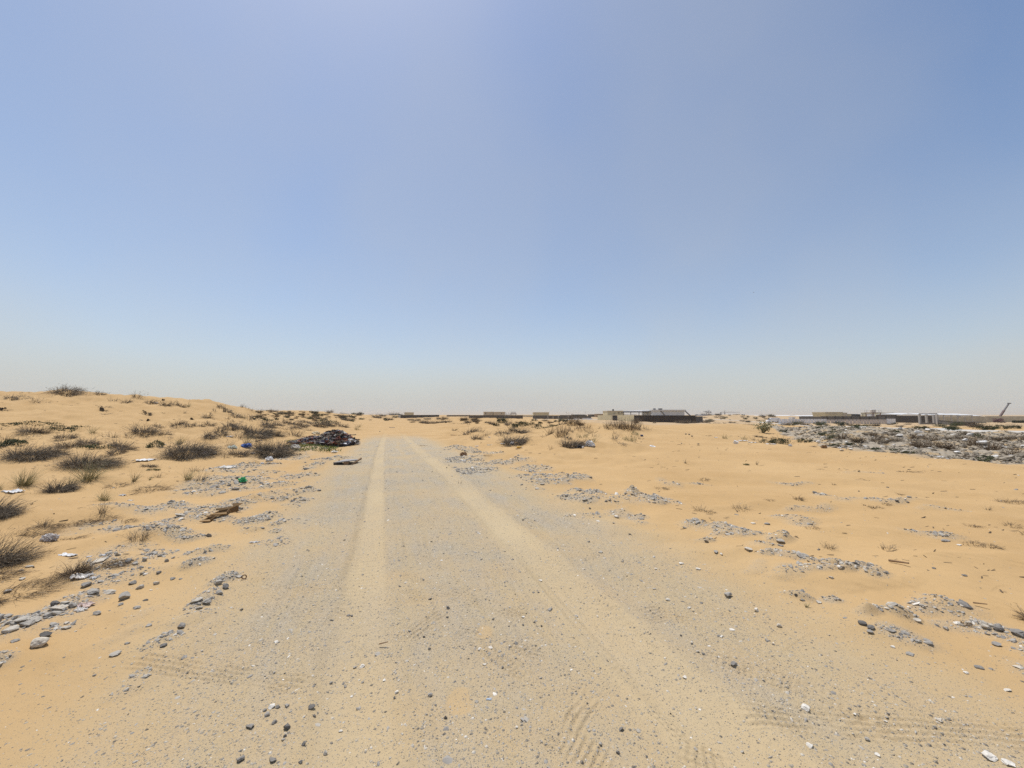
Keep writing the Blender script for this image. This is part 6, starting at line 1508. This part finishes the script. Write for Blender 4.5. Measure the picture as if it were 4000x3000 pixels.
def build_trash():
    rng = np.random.default_rng(31)
    T = [
     ('plastic_sheet', 'large white plastic sheet beside the dark shrub on the near left slope', 'sheet', 568, 1804, 62, 12, WHITE_PL, 'sheet', .7),
     ('plastic_sheet', 'white torn plastic in front of the grass clump at the left edge', 'sheet', 72, 1927, 70, 20, WHITE_PL, 'sheet', .5),
     ('plastic_sheet', 'long dirty white sheet at the edge of the gravel left of the track', 'sheet', 892, 1830, 56, 16, cloth_mat('dirty_white_plastic', (.66, .63, .57)), 'sheet', .6),
     ('plastic_bag', 'bright white bag on the gravel edge below the big dark shrub', 'bag', 1058, 1803, 24, 16, WHITE_PL, 'blob', .8),
     ('plastic_scrap', 'white scrap just below the bright white bag', 'scrap', 1034, 1813, 12, 6, WHITE_PL, 'blob', .8),
     ('plastic_bag', 'crumpled blue bag beside the straw grass left of the rubbish heap', 'bag', 965, 1752, 36, 15, cloth_mat('blue_plastic', (.028, .085, .29), .5), 'blob', .7),
     ('plastic_bag', 'pale green white bag just left of the blue bag', 'bag', 913, 1753, 30, 12, cloth_mat('pale_green_plastic', (.52, .55, .48)), 'blob', .7),
     ('plastic_bag', 'dark blue bag beside a white strip near the left shrubs', 'bag', 810, 1777, 22, 10, cloth_mat('navy_plastic', (.035, .04, .11)), 'blob', .7),
     ('plastic_scrap', 'white strip with orange edge beside the dark blue bag', 'scrap', 834, 1777, 32, 6, WHITE_PL, 'sheet', .4),
     ('paper_scrap', 'white paper scrap under the shrub left of the rubbish heap', 'scrap', 903, 1708, 24, 7, WHITE_PL, 'sheet', .5),
     ('plastic_scrap', 'white scrap lying left of the big dark shrub foot', 'scrap', 996, 1776, 16, 8, WHITE_PL, 'sheet', .6),
     ('paper_scrap', 'white paper scrap on the left dune below the crest bushes', 'scrap', 606, 1577, 14, 5, WHITE_PL, 'sheet', .6),
     ('paper_scrap', 'small white scrap by the pale green shrub on the left slope', 'scrap', 650, 1738, 13, 5, WHITE_PL, 'sheet', .6),
     ('plastic_scrap', 'small white chip of plastic on the left sand above the stones', 'scrap', 503, 1938, 20, 11, WHITE_PL, 'sheet', .6),
     ('plastic_scrap', 'pale scrap right below the white plastic chip on the left sand', 'scrap', 535, 1957, 16, 7, cloth_mat('dirty_white_plastic', (.66, .63, .57)), 'sheet', .6),
     ('plastic_bag', 'bright green crumpled bag on the gravel left of the track', 'bag', 958, 1887, 28, 17, cloth_mat('green_plastic', (.05, .33, .13), .5), 'blob', .9),
     ('torn_bag', 'torn white paper bag beside the matted brown tuft, lower left', 'bag', 362, 2268, 58, 26, cloth_mat('off_white_paper', (.70, .66, .60)), 'sheet', .6),
     ('paper_scrap', 'small white paper right of the torn bag, lower left', 'scrap', 418, 2264, 22, 12, WHITE_PL, 'sheet', .6),
     ('plastic_bag', 'translucent whitish bag caught in dead stems at the left', 'bag', 228, 2116, 54, 26, cloth_mat('cloudy_plastic', (.50, .46, .43)), 'blob', .6),
     ('board', 'thin white board lying on the stony left sand', 'board', 310, 2176, 60, 12, WHITE_PL, 'sheet', .35),
     ('paper_scrap', 'small white paper right of the thin white board', 'scrap', 450, 2172, 16, 9, WHITE_PL, 'sheet', .6),
     ('paper_scrap', 'middle white paper between the board and another scrap', 'scrap', 396, 2178, 16, 7, WHITE_PL, 'sheet', .6),
     ('crumpled_paper', 'pinkish crumpled paper among pale stones at lower left', 'paper', 385, 2376, 50, 20, cloth_mat('pinkish_paper', (.58, .46, .40)), 'sheet', .6),
     ('paper_scrap', 'white triangular paper in front of the pinkish crumpled paper', 'scrap', 374, 2390, 34, 22, cloth_mat('off_white_paper', (.70, .66, .60)), 'sheet', .7),
     ('plastic_scrap', 'white strip lying on sand left of the left wheel track', 'scrap', 1018, 2122, 28, 9, WHITE_PL, 'sheet', .4),
     ('foam_block', 'long whitish foam block between heap and grey board', 'foam block', 1312, 1769, 22, 8, cloth_mat('foam', (.74, .72, .66)), 'blob', .5),
     ('plastic_bag', 'crumpled white bag at the front edge of the green grass', 'bag', 1155, 1756, 32, 16, cloth_mat('dirty_white_plastic', (.66, .63, .57)), 'blob', .7),
     ('sack', 'pale sack lying behind the rubbish heap', 'sack', 1236, 1697, 32, 10, cloth_mat('straw_sack', (.52, .44, .30)), 'blob', .7),
     ('white_sack', 'large white sack on the front of the rubbish heap', 'sack', 1290, 1728, 40, 20, cloth_mat('woven_white', (.72, .69, .60)), 'blob', .6),
     ('striped_cloth', 'cream cloth folded at the right front of the rubbish heap', 'cloth', 1306, 1737, 26, 10, cloth_mat('cream_cloth', (.58, .51, .36)), 'blob', .6),
     ('plastic_sheet', 'white sheet at the left front foot of the rubbish heap', 'sheet', 1198, 1739, 26, 7, WHITE_PL, 'sheet', .5),
     ('blue_cloth', 'light blue cloth on the left front of the rubbish heap', 'cloth', 1206, 1732, 22, 9, cloth_mat('light_blue_cloth', (.22, .33, .47)), 'blob', .6),
     ('orange_cloth', 'faded orange cloth on the left part of the rubbish heap', 'cloth', 1198, 1722, 22, 11, cloth_mat('orange_cloth', (.42, .15, .06)), 'blob', .6),
     ('red_rag', 'bright red rag on sand just right of the rubbish heap', 'rag', 1366, 1707, 24, 9, cloth_mat('red_cloth', (.46, .06, .035)), 'sheet', .6),
     ('dark_rag', 'dark rag on sand beyond the red rag', 'rag', 1378, 1700, 26, 6, cloth_mat('dark_cloth', (.05, .04, .045)), 'sheet', .5),
     ('dark_rag', 'dark scrap beside the track right of the rubbish heap', 'rag', 1398, 1719, 24, 9, cloth_mat('dark_cloth', (.05, .04, .045)), 'sheet', .5),
     ('brown_rag', 'brown rag on sand left of the rubbish heap tail', 'rag', 1016, 1723, 26, 6, cloth_mat('brown_cloth', (.12, .08, .055)), 'sheet', .5),
     ('brown_rag', 'brown torn sheet poking up at the tail of the rubbish heap', 'rag', 1070, 1722, 18, 8, cloth_mat('rust_cloth', (.22, .08, .04)), 'sheet', .6),
     ('plastic_bag', 'big white crumpled bag pile right of the centre mound shrub', 'bag', 2304, 1748, 38, 20, WHITE_PL, 'blob', .7),
     ('plastic_bag', 'black bag under the shrub on the centre mound', 'bag', 2262, 1752, 20, 9, cloth_mat('black_plastic', (.02, .02, .022), .5), 'blob', .7),
     ('paper_scrap', 'white scrap beside the black bag on the centre mound', 'scrap', 2275, 1753, 8, 6, WHITE_PL, 'blob', .7),
     ('paper_scrap', 'white scrap in the dip right of the dark stones', 'scrap', 2792, 1710, 12, 5, WHITE_PL, 'sheet', .6),
     ('paper_litter', 'pale litter strip on the edge left of the dark green bushes', 'scrap', 2898, 1724, 34, 6, WHITE_PL, 'sheet', .5),
     ('paper_litter', 'pale litter by the left dark green bush in the dip', 'scrap', 2935, 1731, 30, 6, cloth_mat('dirty_white_plastic', (.66, .63, .57)), 'sheet', .5),
     ('paper_litter', 'pale litter strip in front of the left dark green bush', 'scrap', 3005, 1736, 34, 5, WHITE_PL, 'sheet', .4),
     ('plastic_bag', 'white bag in front of the right dark green bush', 'bag', 3079, 1744, 14, 8, WHITE_PL, 'blob', .7),
     ('plastic_scrap', 'white scrap on sand right of the track far end, below the shrub', 'scrap', 1913, 1710, 9, 4, WHITE_PL, 'sheet', .6),
     ('plastic_scrap', 'greenish white scrap on low sand left of the white jug', 'scrap', 1913, 1740, 20, 6, cloth_mat('pale_green_plastic', (.52, .55, .48)), 'sheet', .5),
     ('plastic_scrap', 'white scrap with a stick right of the far gravel rib', 'scrap', 1864, 1746, 14, 6, WHITE_PL, 'sheet', .5),
     ('paper_scrap', 'white paper right of the greenish scrap, above the yellow bottle', 'scrap', 1964, 1740, 16, 6, WHITE_PL, 'sheet', .5),
     ('plastic_scrap', 'white scrap lying near the brown sand lump on the right verge', 'scrap', 1812, 1800, 22, 5, WHITE_PL, 'sheet', .4),
     ('plastic_scrap', 'white strip on the far track between the ruts', 'scrap', 1607, 1734, 8, 4, WHITE_PL, 'sheet', .5),
     ('plastic_scrap', 'white strip in the left rut of the far track', 'scrap', 1475, 1744, 9, 4, WHITE_PL, 'sheet', .5),
     ('plastic_sheet', 'bright white torn sheet at the rubble foot, far right', 'sheet', 3660, 1790, 24, 11, WHITE_PL, 'sheet', .6),
     ('plastic_sheet', 'white strip right of the torn sheet at the rubble foot', 'sheet', 3690, 1795, 16, 6, WHITE_PL, 'sheet', .5),
     ('dumped_cloth', 'brown and yellow dumped cloth at the left foot of the rubble', 'cloth', 3212, 1751, 24, 12, cloth_mat('brown_yellow_cloth', (.25, .15, .07)), 'blob', .6),
     ('dumped_cloth', 'flat brown scrap left of the dumped cloth at the rubble foot', 'cloth', 3168, 1746, 24, 8, cloth_mat('tan_cloth', (.34, .24, .14)), 'sheet', .5),
     ('plastic_sheet', 'pale sheet at the foot of the rubble, left half', 'sheet', 3275, 1752, 24, 5, WHITE_PL, 'sheet', .4),
     ('blue_shred', 'light blue plastic shred on the track near the round sand patch', 'scrap', 1914, 2737, 16, 3, cloth_mat('sky_plastic', (.40, .49, .60)), 'sheet', .3),
     ('grey_scrap', 'small dark blue scrap on far sand where the track ends', 'scrap', 1533, 1671, 20, 4, cloth_mat('slate_plastic', (.12, .12, .17)), 'sheet', .4),
     ('sand_clod', 'brown hollow lump of caked sand on the right gravel verge', 'sand clod', 1812, 1780, 26, 13, cloth_mat('caked_sand', (.24, .14, .075)), 'blob', .7),
    ]
    for nm, lab, cat, px, py, w, h, mat, form, dy in T:
        trash(nm, lab, cat, px, py, w, h, mat, form, rng, dy)
    # white chunks in the rubble
    spots = [(3205, 1711, 14), (3292, 1694, 12), (3186, 1727, 22), (3310, 1757, 16), (3275, 1762, 18), (3265, 1752, 14), (3296, 1729, 12), (3403, 1686, 10), (3453, 1720, 16), (3447, 1692, 18), (3400, 1709, 10), (3370, 1714, 9), (3500, 1706, 22), (3505, 1678, 22), (3612, 1683, 22), (3580, 1692, 26), (3672, 1720, 14), (3585, 1704, 24), (3780, 1703, 26), (3757, 1722, 20), (3820, 1738, 30), (3719, 1770, 18), (3615, 1754, 16), (3560, 1757, 10), (3700, 1741, 12), (3835, 1752, 24), (3905, 1750, 20), (3930, 1785, 24), (3980, 1745, 24), (3480, 1740, 14), (3545, 1738, 12), (3330, 1738, 12), (3240, 1734, 12), (3365, 1748, 16), (3430, 1747, 12), (3870, 1790, 30)]
    r2 = np.random.default_rng(9)
    cm = attr_mat('pale_concrete_chunk', [(0, (.34, .31, .27)), (.5, (.56, .53, .48)), (1, (.80, .78, .74))], .9, noisy=8.0)
    for i, (px, py, w) in enumerate(spots):
        p = ground_at(px, py); k = p.y / F_PX
        v = rock_shape(r2, ICO1, 8); v /= (v.max(0) - v.min(0)); v *= np.array([w, w * .8, w * r2.uniform(.3, .5)]) * k
        v[:, 2] -= v[:, 2].min() * .8
        o = link('concrete_chunk', mesh_np('concrete_chunk', v, ICO1[1], {'tone': np.full(len(v), r2.uniform(.3, 1))}), None, cm); o.location = p; o.rotation_euler = (r2.uniform(-.3, .3), r2.uniform(-.3, .3), r2.uniform(0, 6))
        tag(o, 'pale chunk of broken concrete showing among the grey rubble', 'concrete chunk', 'pale concrete chunks in the rubble')

    # heap of clothes and rubbish
    a = ground_at(1250, 1737); k = a.y / F_PX
    root = empty('rubbish_heap', a); tag(root, 'dark heap of dumped clothes and rubbish left of the track', 'rubbish heap')
    g = np.linspace(-1, 1, 60); GX, GY = np.meshgrid(g, np.linspace(-1, 1, 30))
    prof = np.interp(GX, [-1, -.8, -.62, -.45, -.28, -.12, .05, .2, .34, .5, .62, .75, .9, 1], [0, .12, .34, .45, .40, .52, .66, .94, 1.0, .96, .74, .44, .16, 0])
    def top(x, y): return np.interp(x, [-1, -.8, -.62, -.45, -.28, -.12, .05, .2, .34, .5, .62, .75, .9, 1], [0, .12, .34, .45, .40, .52, .66, .94, 1.0, .96, .74, .44, .16, 0]) * np.clip(1 - np.abs(y) ** 1.7, 0, 1) * 48 * k
    Wd, Dp = 112 * k, 1.1
    Z = top(GX, GY) * .9 - .1 + .12 * fbm(GX * 5, GY * 4, 5, 3)
    V = np.stack([GX * Wd, GY * Dp + Dp * .6, Z], -1).reshape(-1, 3); idx = np.arange(1800).reshape(30, 60)
    Fq = np.stack([idx[:-1, :-1], idx[:-1, 1:], idx[1:, 1:], idx[1:, :-1]], -1).reshape(-1, 4)
    link('heap_core', mesh_np('heap_core', V, Fq), root, cloth_mat('dark_rubbish', (.10, .08, .07)))
    n = 900
    x = rng.uniform(-1, 1, n); y = rng.uniform(-.95, .75, n); zz = top(x, y)
    sv, sf = sheet(rng, 1, .6, .35, 5, 4)
    st = np.clip(rng.beta(1.0, 1.15, n), 0, 1)
    Q = rot_rand(rng, n); sc = rng.uniform(.10, .40, n)
    M = np.einsum('nij,kj->nki', Q, sv) * sc[:, None, None] * np.array([1.15, 1, .65]) + np.stack([x * Wd, y * Dp + Dp * .6, zz * .97 + .05], 1)[:, None]
    link('scraps', mesh_np('scraps', M.reshape(-1, 3), (sf[None] + (np.arange(n) * len(sv))[:, None, None]).reshape(-1, 4), {'tone': np.repeat(st, len(sv))}), root,
         attr_mat('mixed_rags', [(0, (0.047, 0.042, 0.045)), (.22, (0.101, 0.081, 0.081)), (.24, (0.270, 0.101, 0.061)), (.33, (0.149, 0.068, 0.061)), (.36, (0.121, 0.149, 0.230)), (.42, (0.095, 0.092, 0.101)), (.45, (0.459, 0.378, 0.270)), (.56, (0.216, 0.182, 0.155)), (.6, (0.621, 0.567, 0.486)), (.68, (0.108, 0.101, 0.108)), (.76, (0.405, 0.149, 0.081)), (.8, (0.297, 0.277, 0.250)), (1, (0.720, 0.720, 0.720))], .9))
    # short green grass at its foot
    n = 2600
    px_ = rng.uniform(1115, 1340, n); py_ = 1742 + rng.normal(0, 4.5, n) - 4 * (px_ - 1230) / 110 * 0
    P = np.array([ground_at(float(a_), float(b_), 15) for a_, b_ in zip(px_[:60], py_[:60])])
    Xg = np.interp(px_, [1115, 1340], [(1115 - CXP) / F_PX, (1340 - CXP) / F_PX]); Yg = rng.uniform(P[:, 1].min(), P[:, 1].max(), n)
    e = (1 - sstep(.6, 1.0, np.abs(px_ - 1228) / 112)); kk = rng.random(n) < e * .9 + .05; Xg, Yg = (Xg * Yg)[kk], Yg[kk]; n = len(Xg)
    Zg = height(Xg, Yg); an = rng.uniform(0, 6.3, n); hh = rng.uniform(.03, .11, n); w = .016
    B = np.stack([Xg, Yg, Zg], 1); s = np.stack([np.cos(an), np.sin(an), 0 * an], 1) * w; t = np.stack([rng.normal(0, .05, n), rng.normal(0, .05, n), hh], 1)
    V = np.stack([B - s, B + s, B + s * .3 + t, B - s * .3 + t], 1).reshape(-1, 3)
    tag(link('grass', mesh_np('grass', V, np.arange(n * 4).reshape(-1, 4), {'tone': np.repeat(rng.random(n), 4)}), None, attr_mat('fresh_grass', [(0, (.09, .13, .035)), (.6, (.17, .21, .06)), (1, (.30, .29, .12))])), 'short fresh green grass in front of the rubbish heap', 'grass', kind='stuff')

    # grey board propped at its edge
    p = ground_at(1346, 1817); k = p.y / F_PX
    r = empty('grey_board', (p.x, p.y, p.z), R(6)); tag(r, 'grey board with a broken front edge lying left of the track', 'board')
    m = MB(); m.hexa([(-34 * k, 0, .05), (32 * k, 0, .10), (36 * k, .95, .03), (-27 * k, .95, .03), (-34 * k, 0, .08), (32 * k, 0, .13), (36 * k, .95, .06), (-27 * k, .95, .06)]); m.build('panel', plain('grey_weathered_board', (.31, .295, .28), .85, .12, 4), r)
    m = MB(); m.bar((32.5 * k, -.02, .0), (36.6 * k, .9, .09), .04, .04); m.build('edge_batten', M_TIMBER, r)
    m = MB(); m.hexa([(-34 * k, .02, -.02), (-8 * k, .02, -.02), (-8 * k, .2, -.02), (-34 * k, .2, -.02), (-34 * k, .02, .048), (-8 * k, .02, .06), (-8 * k, .2, .06), (-34 * k, .2, .05)]); m.build('support_block', M_DARK, r)
    m = MB(); m.hexa([(6 * k, -.01, -.02), (22 * k, -.01, -.02), (22 * k, .12, -.02), (8 * k, .12, -.02), (4 * k, -.01, .09), (24 * k, -.01, .10), (22 * k, .12, .09), (8 * k, .12, .09)]); m.build('support_block', M_TIMBER, r)

    # crushed cardboard boxes
    CARD = plain('brown_cardboard', (.33, .215, .105), .9, .12, 6.0)
    CARD_SHADE = plain('shaded_cardboard', (.17, .105, .05), .9, .12, 6.0)  # darker copy for right and back sides, shade put into the colour
    def carton(px, py, w, h, label, rz, crush):
        p = ground_at(px, py); k = p.y / F_PX; W, H = w * k, h * k
        r = empty('cardboard_box', (p.x, p.y + W * .25, p.z), rz); tag(r, label, 'box')
        a, b, t = W / 2, W * .33, .012
        j = lambda s: rng.uniform(-s, s)
        top = [(-a + j(.05), -b + j(.03), H * (.55 + j(.1))), (a * crush, -b + j(.03), H * .7), (a * .9, b, H * 1.0), (-a * .9, b, H * .75)]
        bot = [(-a, -b, 0), (a, -b, 0), (a, b, .0), (-a, b, 0)]
        def plate(q, nm, m_):
            q = [Vector(v) for v in q]; nrm = (q[1] - q[0]).cross(q[3] - q[0]).normalized() * t
            MB().hexa([v for v in q] + [v + nrm for v in q]).build(nm, m_, r)
        plate([bot[0], bot[1], top[1], top[0]], 'side', CARD); plate([bot[1], bot[2], top[2], top[1]], 'side', CARD_SHADE)
        plate([bot[2], bot[3], top[3], top[2]], 'side', CARD_SHADE); plate([bot[3], bot[0], top[0], top[3]], 'side', CARD)
        e = Vector(top[0]); f_ = Vector(top[1])
        plate([e, f_, f_ + Vector((.02, -b * .9, -H * .25)), e + Vector((-.03, -b * .8, -H * .1))], 'flap', CARD)
        g_ = Vector(top[2]); h_ = Vector(top[3])
        plate([g_, h_, h_ + Vector((-.05, b * .4, H * .45)), g_ + Vector((.08, b * .3, H * .5))], 'flap', CARD)
    carton(890, 2014, 34, 18, 'crushed brown cardboard box with torn flaps on the left gravel', .35, .8)
    carton(928, 2001, 30, 22, 'crumpled cardboard piece right of the crushed cardboard box', -.4, .5)
    carton(842, 2036, 28, 13, 'dark open cardboard box left below the crushed cardboard box', .1, .9)

    # white jug, yellow bottle, ring, canister, foam block, sticks, wire
    p = ground_at(2002, 1737); k = p.y / F_PX
    r = empty('jerrycan', p, .2); tag(r, 'white plastic canister lying before the dark shrub', 'canister')
    MB().box((0, .1, .0), (13 * k, .2, 9 * k)).build('body', WHITE_PL, r); MB().tube((-6.5 * k, .1, 5 * k), (-9 * k, .1, 5.5 * k), 1.6 * k, 10).build('spout', WHITE_PL, r); MB().bar((-4 * k, .1, 9.6 * k), (4 * k, .1, 9.6 * k), .02).build('handle', WHITE_PL, r)
    p = ground_at(2026, 1751); k = p.y / F_PX
    r = empty('bottle', p, -.25); tag(r, 'yellow bottle with a white cap on sand beside a dark stick', 'bottle')
    yl = cloth_mat('yellow_plastic', (.62, .36, .04), .45)
    MB().tube((-7 * k, 0, 3 * k), (7 * k, 0, 3 * k), 3.2 * k, 12).tube((7 * k, 0, 3 * k), (13 * k, 0, 2.6 * k), 3.0 * k, 12, 1.2 * k).build('body', yl, r); MB().tube((13 * k, 0, 2.6 * k), (16 * k, 0, 2.5 * k), 1.5 * k, 10).build('cap', WHITE_PL, r)
    def stick(label, a, b, wd, mat=M_TIMBER, lift=.02):
        A, B = ground_at(*a), ground_at(*b); c = (A + B) / 2
        o = MB().tube(A - c + Vector((0, 0, lift)), B - c + Vector((0, 0, lift * 1.6)), wd, 6, wd * .6).build('stick', mat, None); o.location = c
        tag(o, label, 'stick')
    stick('dark stick lying before the yellow bottle', (2014, 1758), (2038, 1752), .018)
    stick('thin brown stick on the inner edge of the left wheel track', (1506, 2531), (1538, 2530), .004)
    stick('pale brown stick beside the gravel rib on the right verge', (1890, 1781), (1924, 1782), .012)
    stick('dark bent branch on low sand right of the far track', (1762, 1701), (1786, 1702), .02)
    stick('long thin stick on open sand at the right', (3426, 2198), (3500, 2216), .012)
    stick('thin dark twig on the sand at lower right', (3730, 2366), (3782, 2380), .006)
    p = ground_at(2544, 1745); k = p.y / F_PX
    n1, n2 = 28, 8; V = []; Fc = []
    for i in range(n1):
        t_ = 2 * math.pi * i / n1
        for j in range(n2):
            s_ = 2 * math.pi * j / n2; rr_ = 8.2 * k + 3.3 * k * math.cos(s_)
            V.append((rr_ * math.cos(t_) * 1.0, rr_ * math.sin(t_) * 1.1, 1.6 * k * math.sin(s_) + 1.8 * k))
            Fc.append((i * n2 + j, ((i + 1) % n1) * n2 + j, ((i + 1) % n1) * n2 + (j + 1) % n2, i * n2 + (j + 1) % n2))
    o = link('foam_ring', mesh_np('foam_ring', V, Fc, None, True), None, WHITE_PL); o.location = p; o.rotation_euler = (R(14), R(6), .3); tag(o, 'white foam ring lying on the open sand, alone', 'ring')
    p = ground_at(2506, 1706); k = p.y / F_PX
    r = empty('paint_tin', p, .15); tag(r, 'dark blue tin lying by the thin greenish weeds of the mound', 'tin')
    MB().tube((-7 * k, .05, 4 * k), (1 * k, .0, 4 * k), 4 * k, 16).build('body', cloth_mat('navy_paint', (.05, .06, .12)), r); MB().tube((1.02 * k, 0, 4 * k), (1.5 * k, 0, 4 * k), 4.2 * k, 16).build('rim', M_SHEET, r)
    p = ground_at(2864, 1733); k = p.y / F_PX
    r = empty('foam_box', p, -.5); tag(r, 'white foam box tipped on the sand in the dip', 'box'); MB().box((0, 0, 0), (15 * k, 10 * k, 9 * k)).build('body', WHITE_PL, r); MB().box((0, 0, 9.05 * k), (15.6 * k, 10.6 * k, 1.6 * k)).build('lid', WHITE_PL, r); r.rotation_euler = (.2, .45, -.5)
    p = ground_at(990, 2262); k = p.y / F_PX
    V = []; Fc = []
    for i in range(30):
        t_ = 2 * math.pi * i / 30 * 1.0; c = Vector((8 * k * math.cos(t_), 3 * k * math.sin(t_ * 2) * .4, 9 * k + 8 * k * math.sin(t_)))
        for j in range(5):
            s_ = 2 * math.pi * j / 5; V.append(tuple(c + Vector((math.cos(t_) * math.cos(s_), math.sin(s_), math.sin(t_) * math.cos(s_))) * .0045))
            Fc.append((i * 5 + j, ((i + 1) % 30) * 5 + j, ((i + 1) % 30) * 5 + (j + 1) % 5, i * 5 + (j + 1) % 5))
    o = link('wire_loop', mesh_np('wire_loop', V, Fc, None, True), None, M_RUST); o.location = p; o.rotation_euler = (R(18), 0, .4); tag(o, 'rusty wire loop standing in sand left of the track', 'wire')
build_trash()
# ---------------------------------------------------------------- bits of twig and husk blown over the sand
def build_litter():
    rng = np.random.default_rng(41)
    N = 9000
    Y = np.exp(rng.uniform(math.log(2.2), math.log(30), N)); X = rng.uniform(-1.5, 1.5, N) * Y
    g, du, ru, gv, pk, _s, ph = fields(X, Y)
    s = track_s(X, Y)
    cl = fbm(X * .55, Y * .9, 47, 3)
    k = (rng.random(N) < np.clip(.10 + 1.5 * cl, .02, .8) * .55) & (np.abs(s) > 3.0) & (ru < .1)
    X, Y = X[k], Y[k]; n = len(X); Z = height(X, Y) + .004
    an = rng.normal(.15, .7, n); L = np.minimum((.010 + .0036 * Y) * np.exp(rng.normal(0, .45, n)), .028 + .003 * Y); w = L * rng.uniform(.06, .22, n)
    d = np.stack([np.cos(an), np.sin(an), rng.uniform(0, .25, n)], 1) * L[:, None]; s_ = np.stack([-np.sin(an), np.cos(an), .0 * an], 1) * w[:, None]
    P = np.stack([X, Y, Z], 1); up = np.array([0, 0, 1.0]) * (w * .8)[:, None]
    V = np.stack([P - d - s_, P + d - s_, P + d + s_, P - d + s_, P - d * .8 + up, P + d * .8 + up], 1).reshape(-1, 3)
    b = (np.arange(n) * 6)[:, None]
    Fq = np.concatenate([b + np.array([[0, 1, 5, 4]]), b + np.array([[2, 3, 4, 5]])])
    tag(link('twig_litter', mesh_np('twig_litter', V, Fq, {'tone': np.repeat(rng.beta(1.5, 2, n), 6)}), None, PLM['brown']), 'small bits of dry twig and husk blown over the sand', 'twigs', kind='stuff')
build_litter()
# ---------------------------------------------------------------- dusty air
def build_haze():
    m = bpy.data.materials.new('dusty_air'); m.use_nodes = True
    nt = m.node_tree; nt.nodes.clear()
    o = nt.nodes.new('ShaderNodeOutputMaterial'); v = nt.nodes.new('ShaderNodeVolumePrincipled')
    v.inputs['Color'].default_value = (.70, .695, .675, 1); v.inputs['Density'].default_value = HAZE; v.inputs['Anisotropy'].default_value = .2
    nt.links.new(v.outputs[0], o.inputs['Volume'])
    a, z0, z1 = 9500.0, -26.0, 30.0
    V = [(x, y, z) for z in (z0, z1) for y in (-a, a) for x in (-a, a)]
    Fc = [(0, 2, 3, 1), (4, 5, 7, 6), (0, 1, 5, 4), (2, 6, 7, 3), (0, 4, 6, 2), (1, 3, 7, 5)]
    tag(link('haze', mesh_np('haze', V, Fc), None, m), kind='stuff')
HAZE = .00024
build_haze()
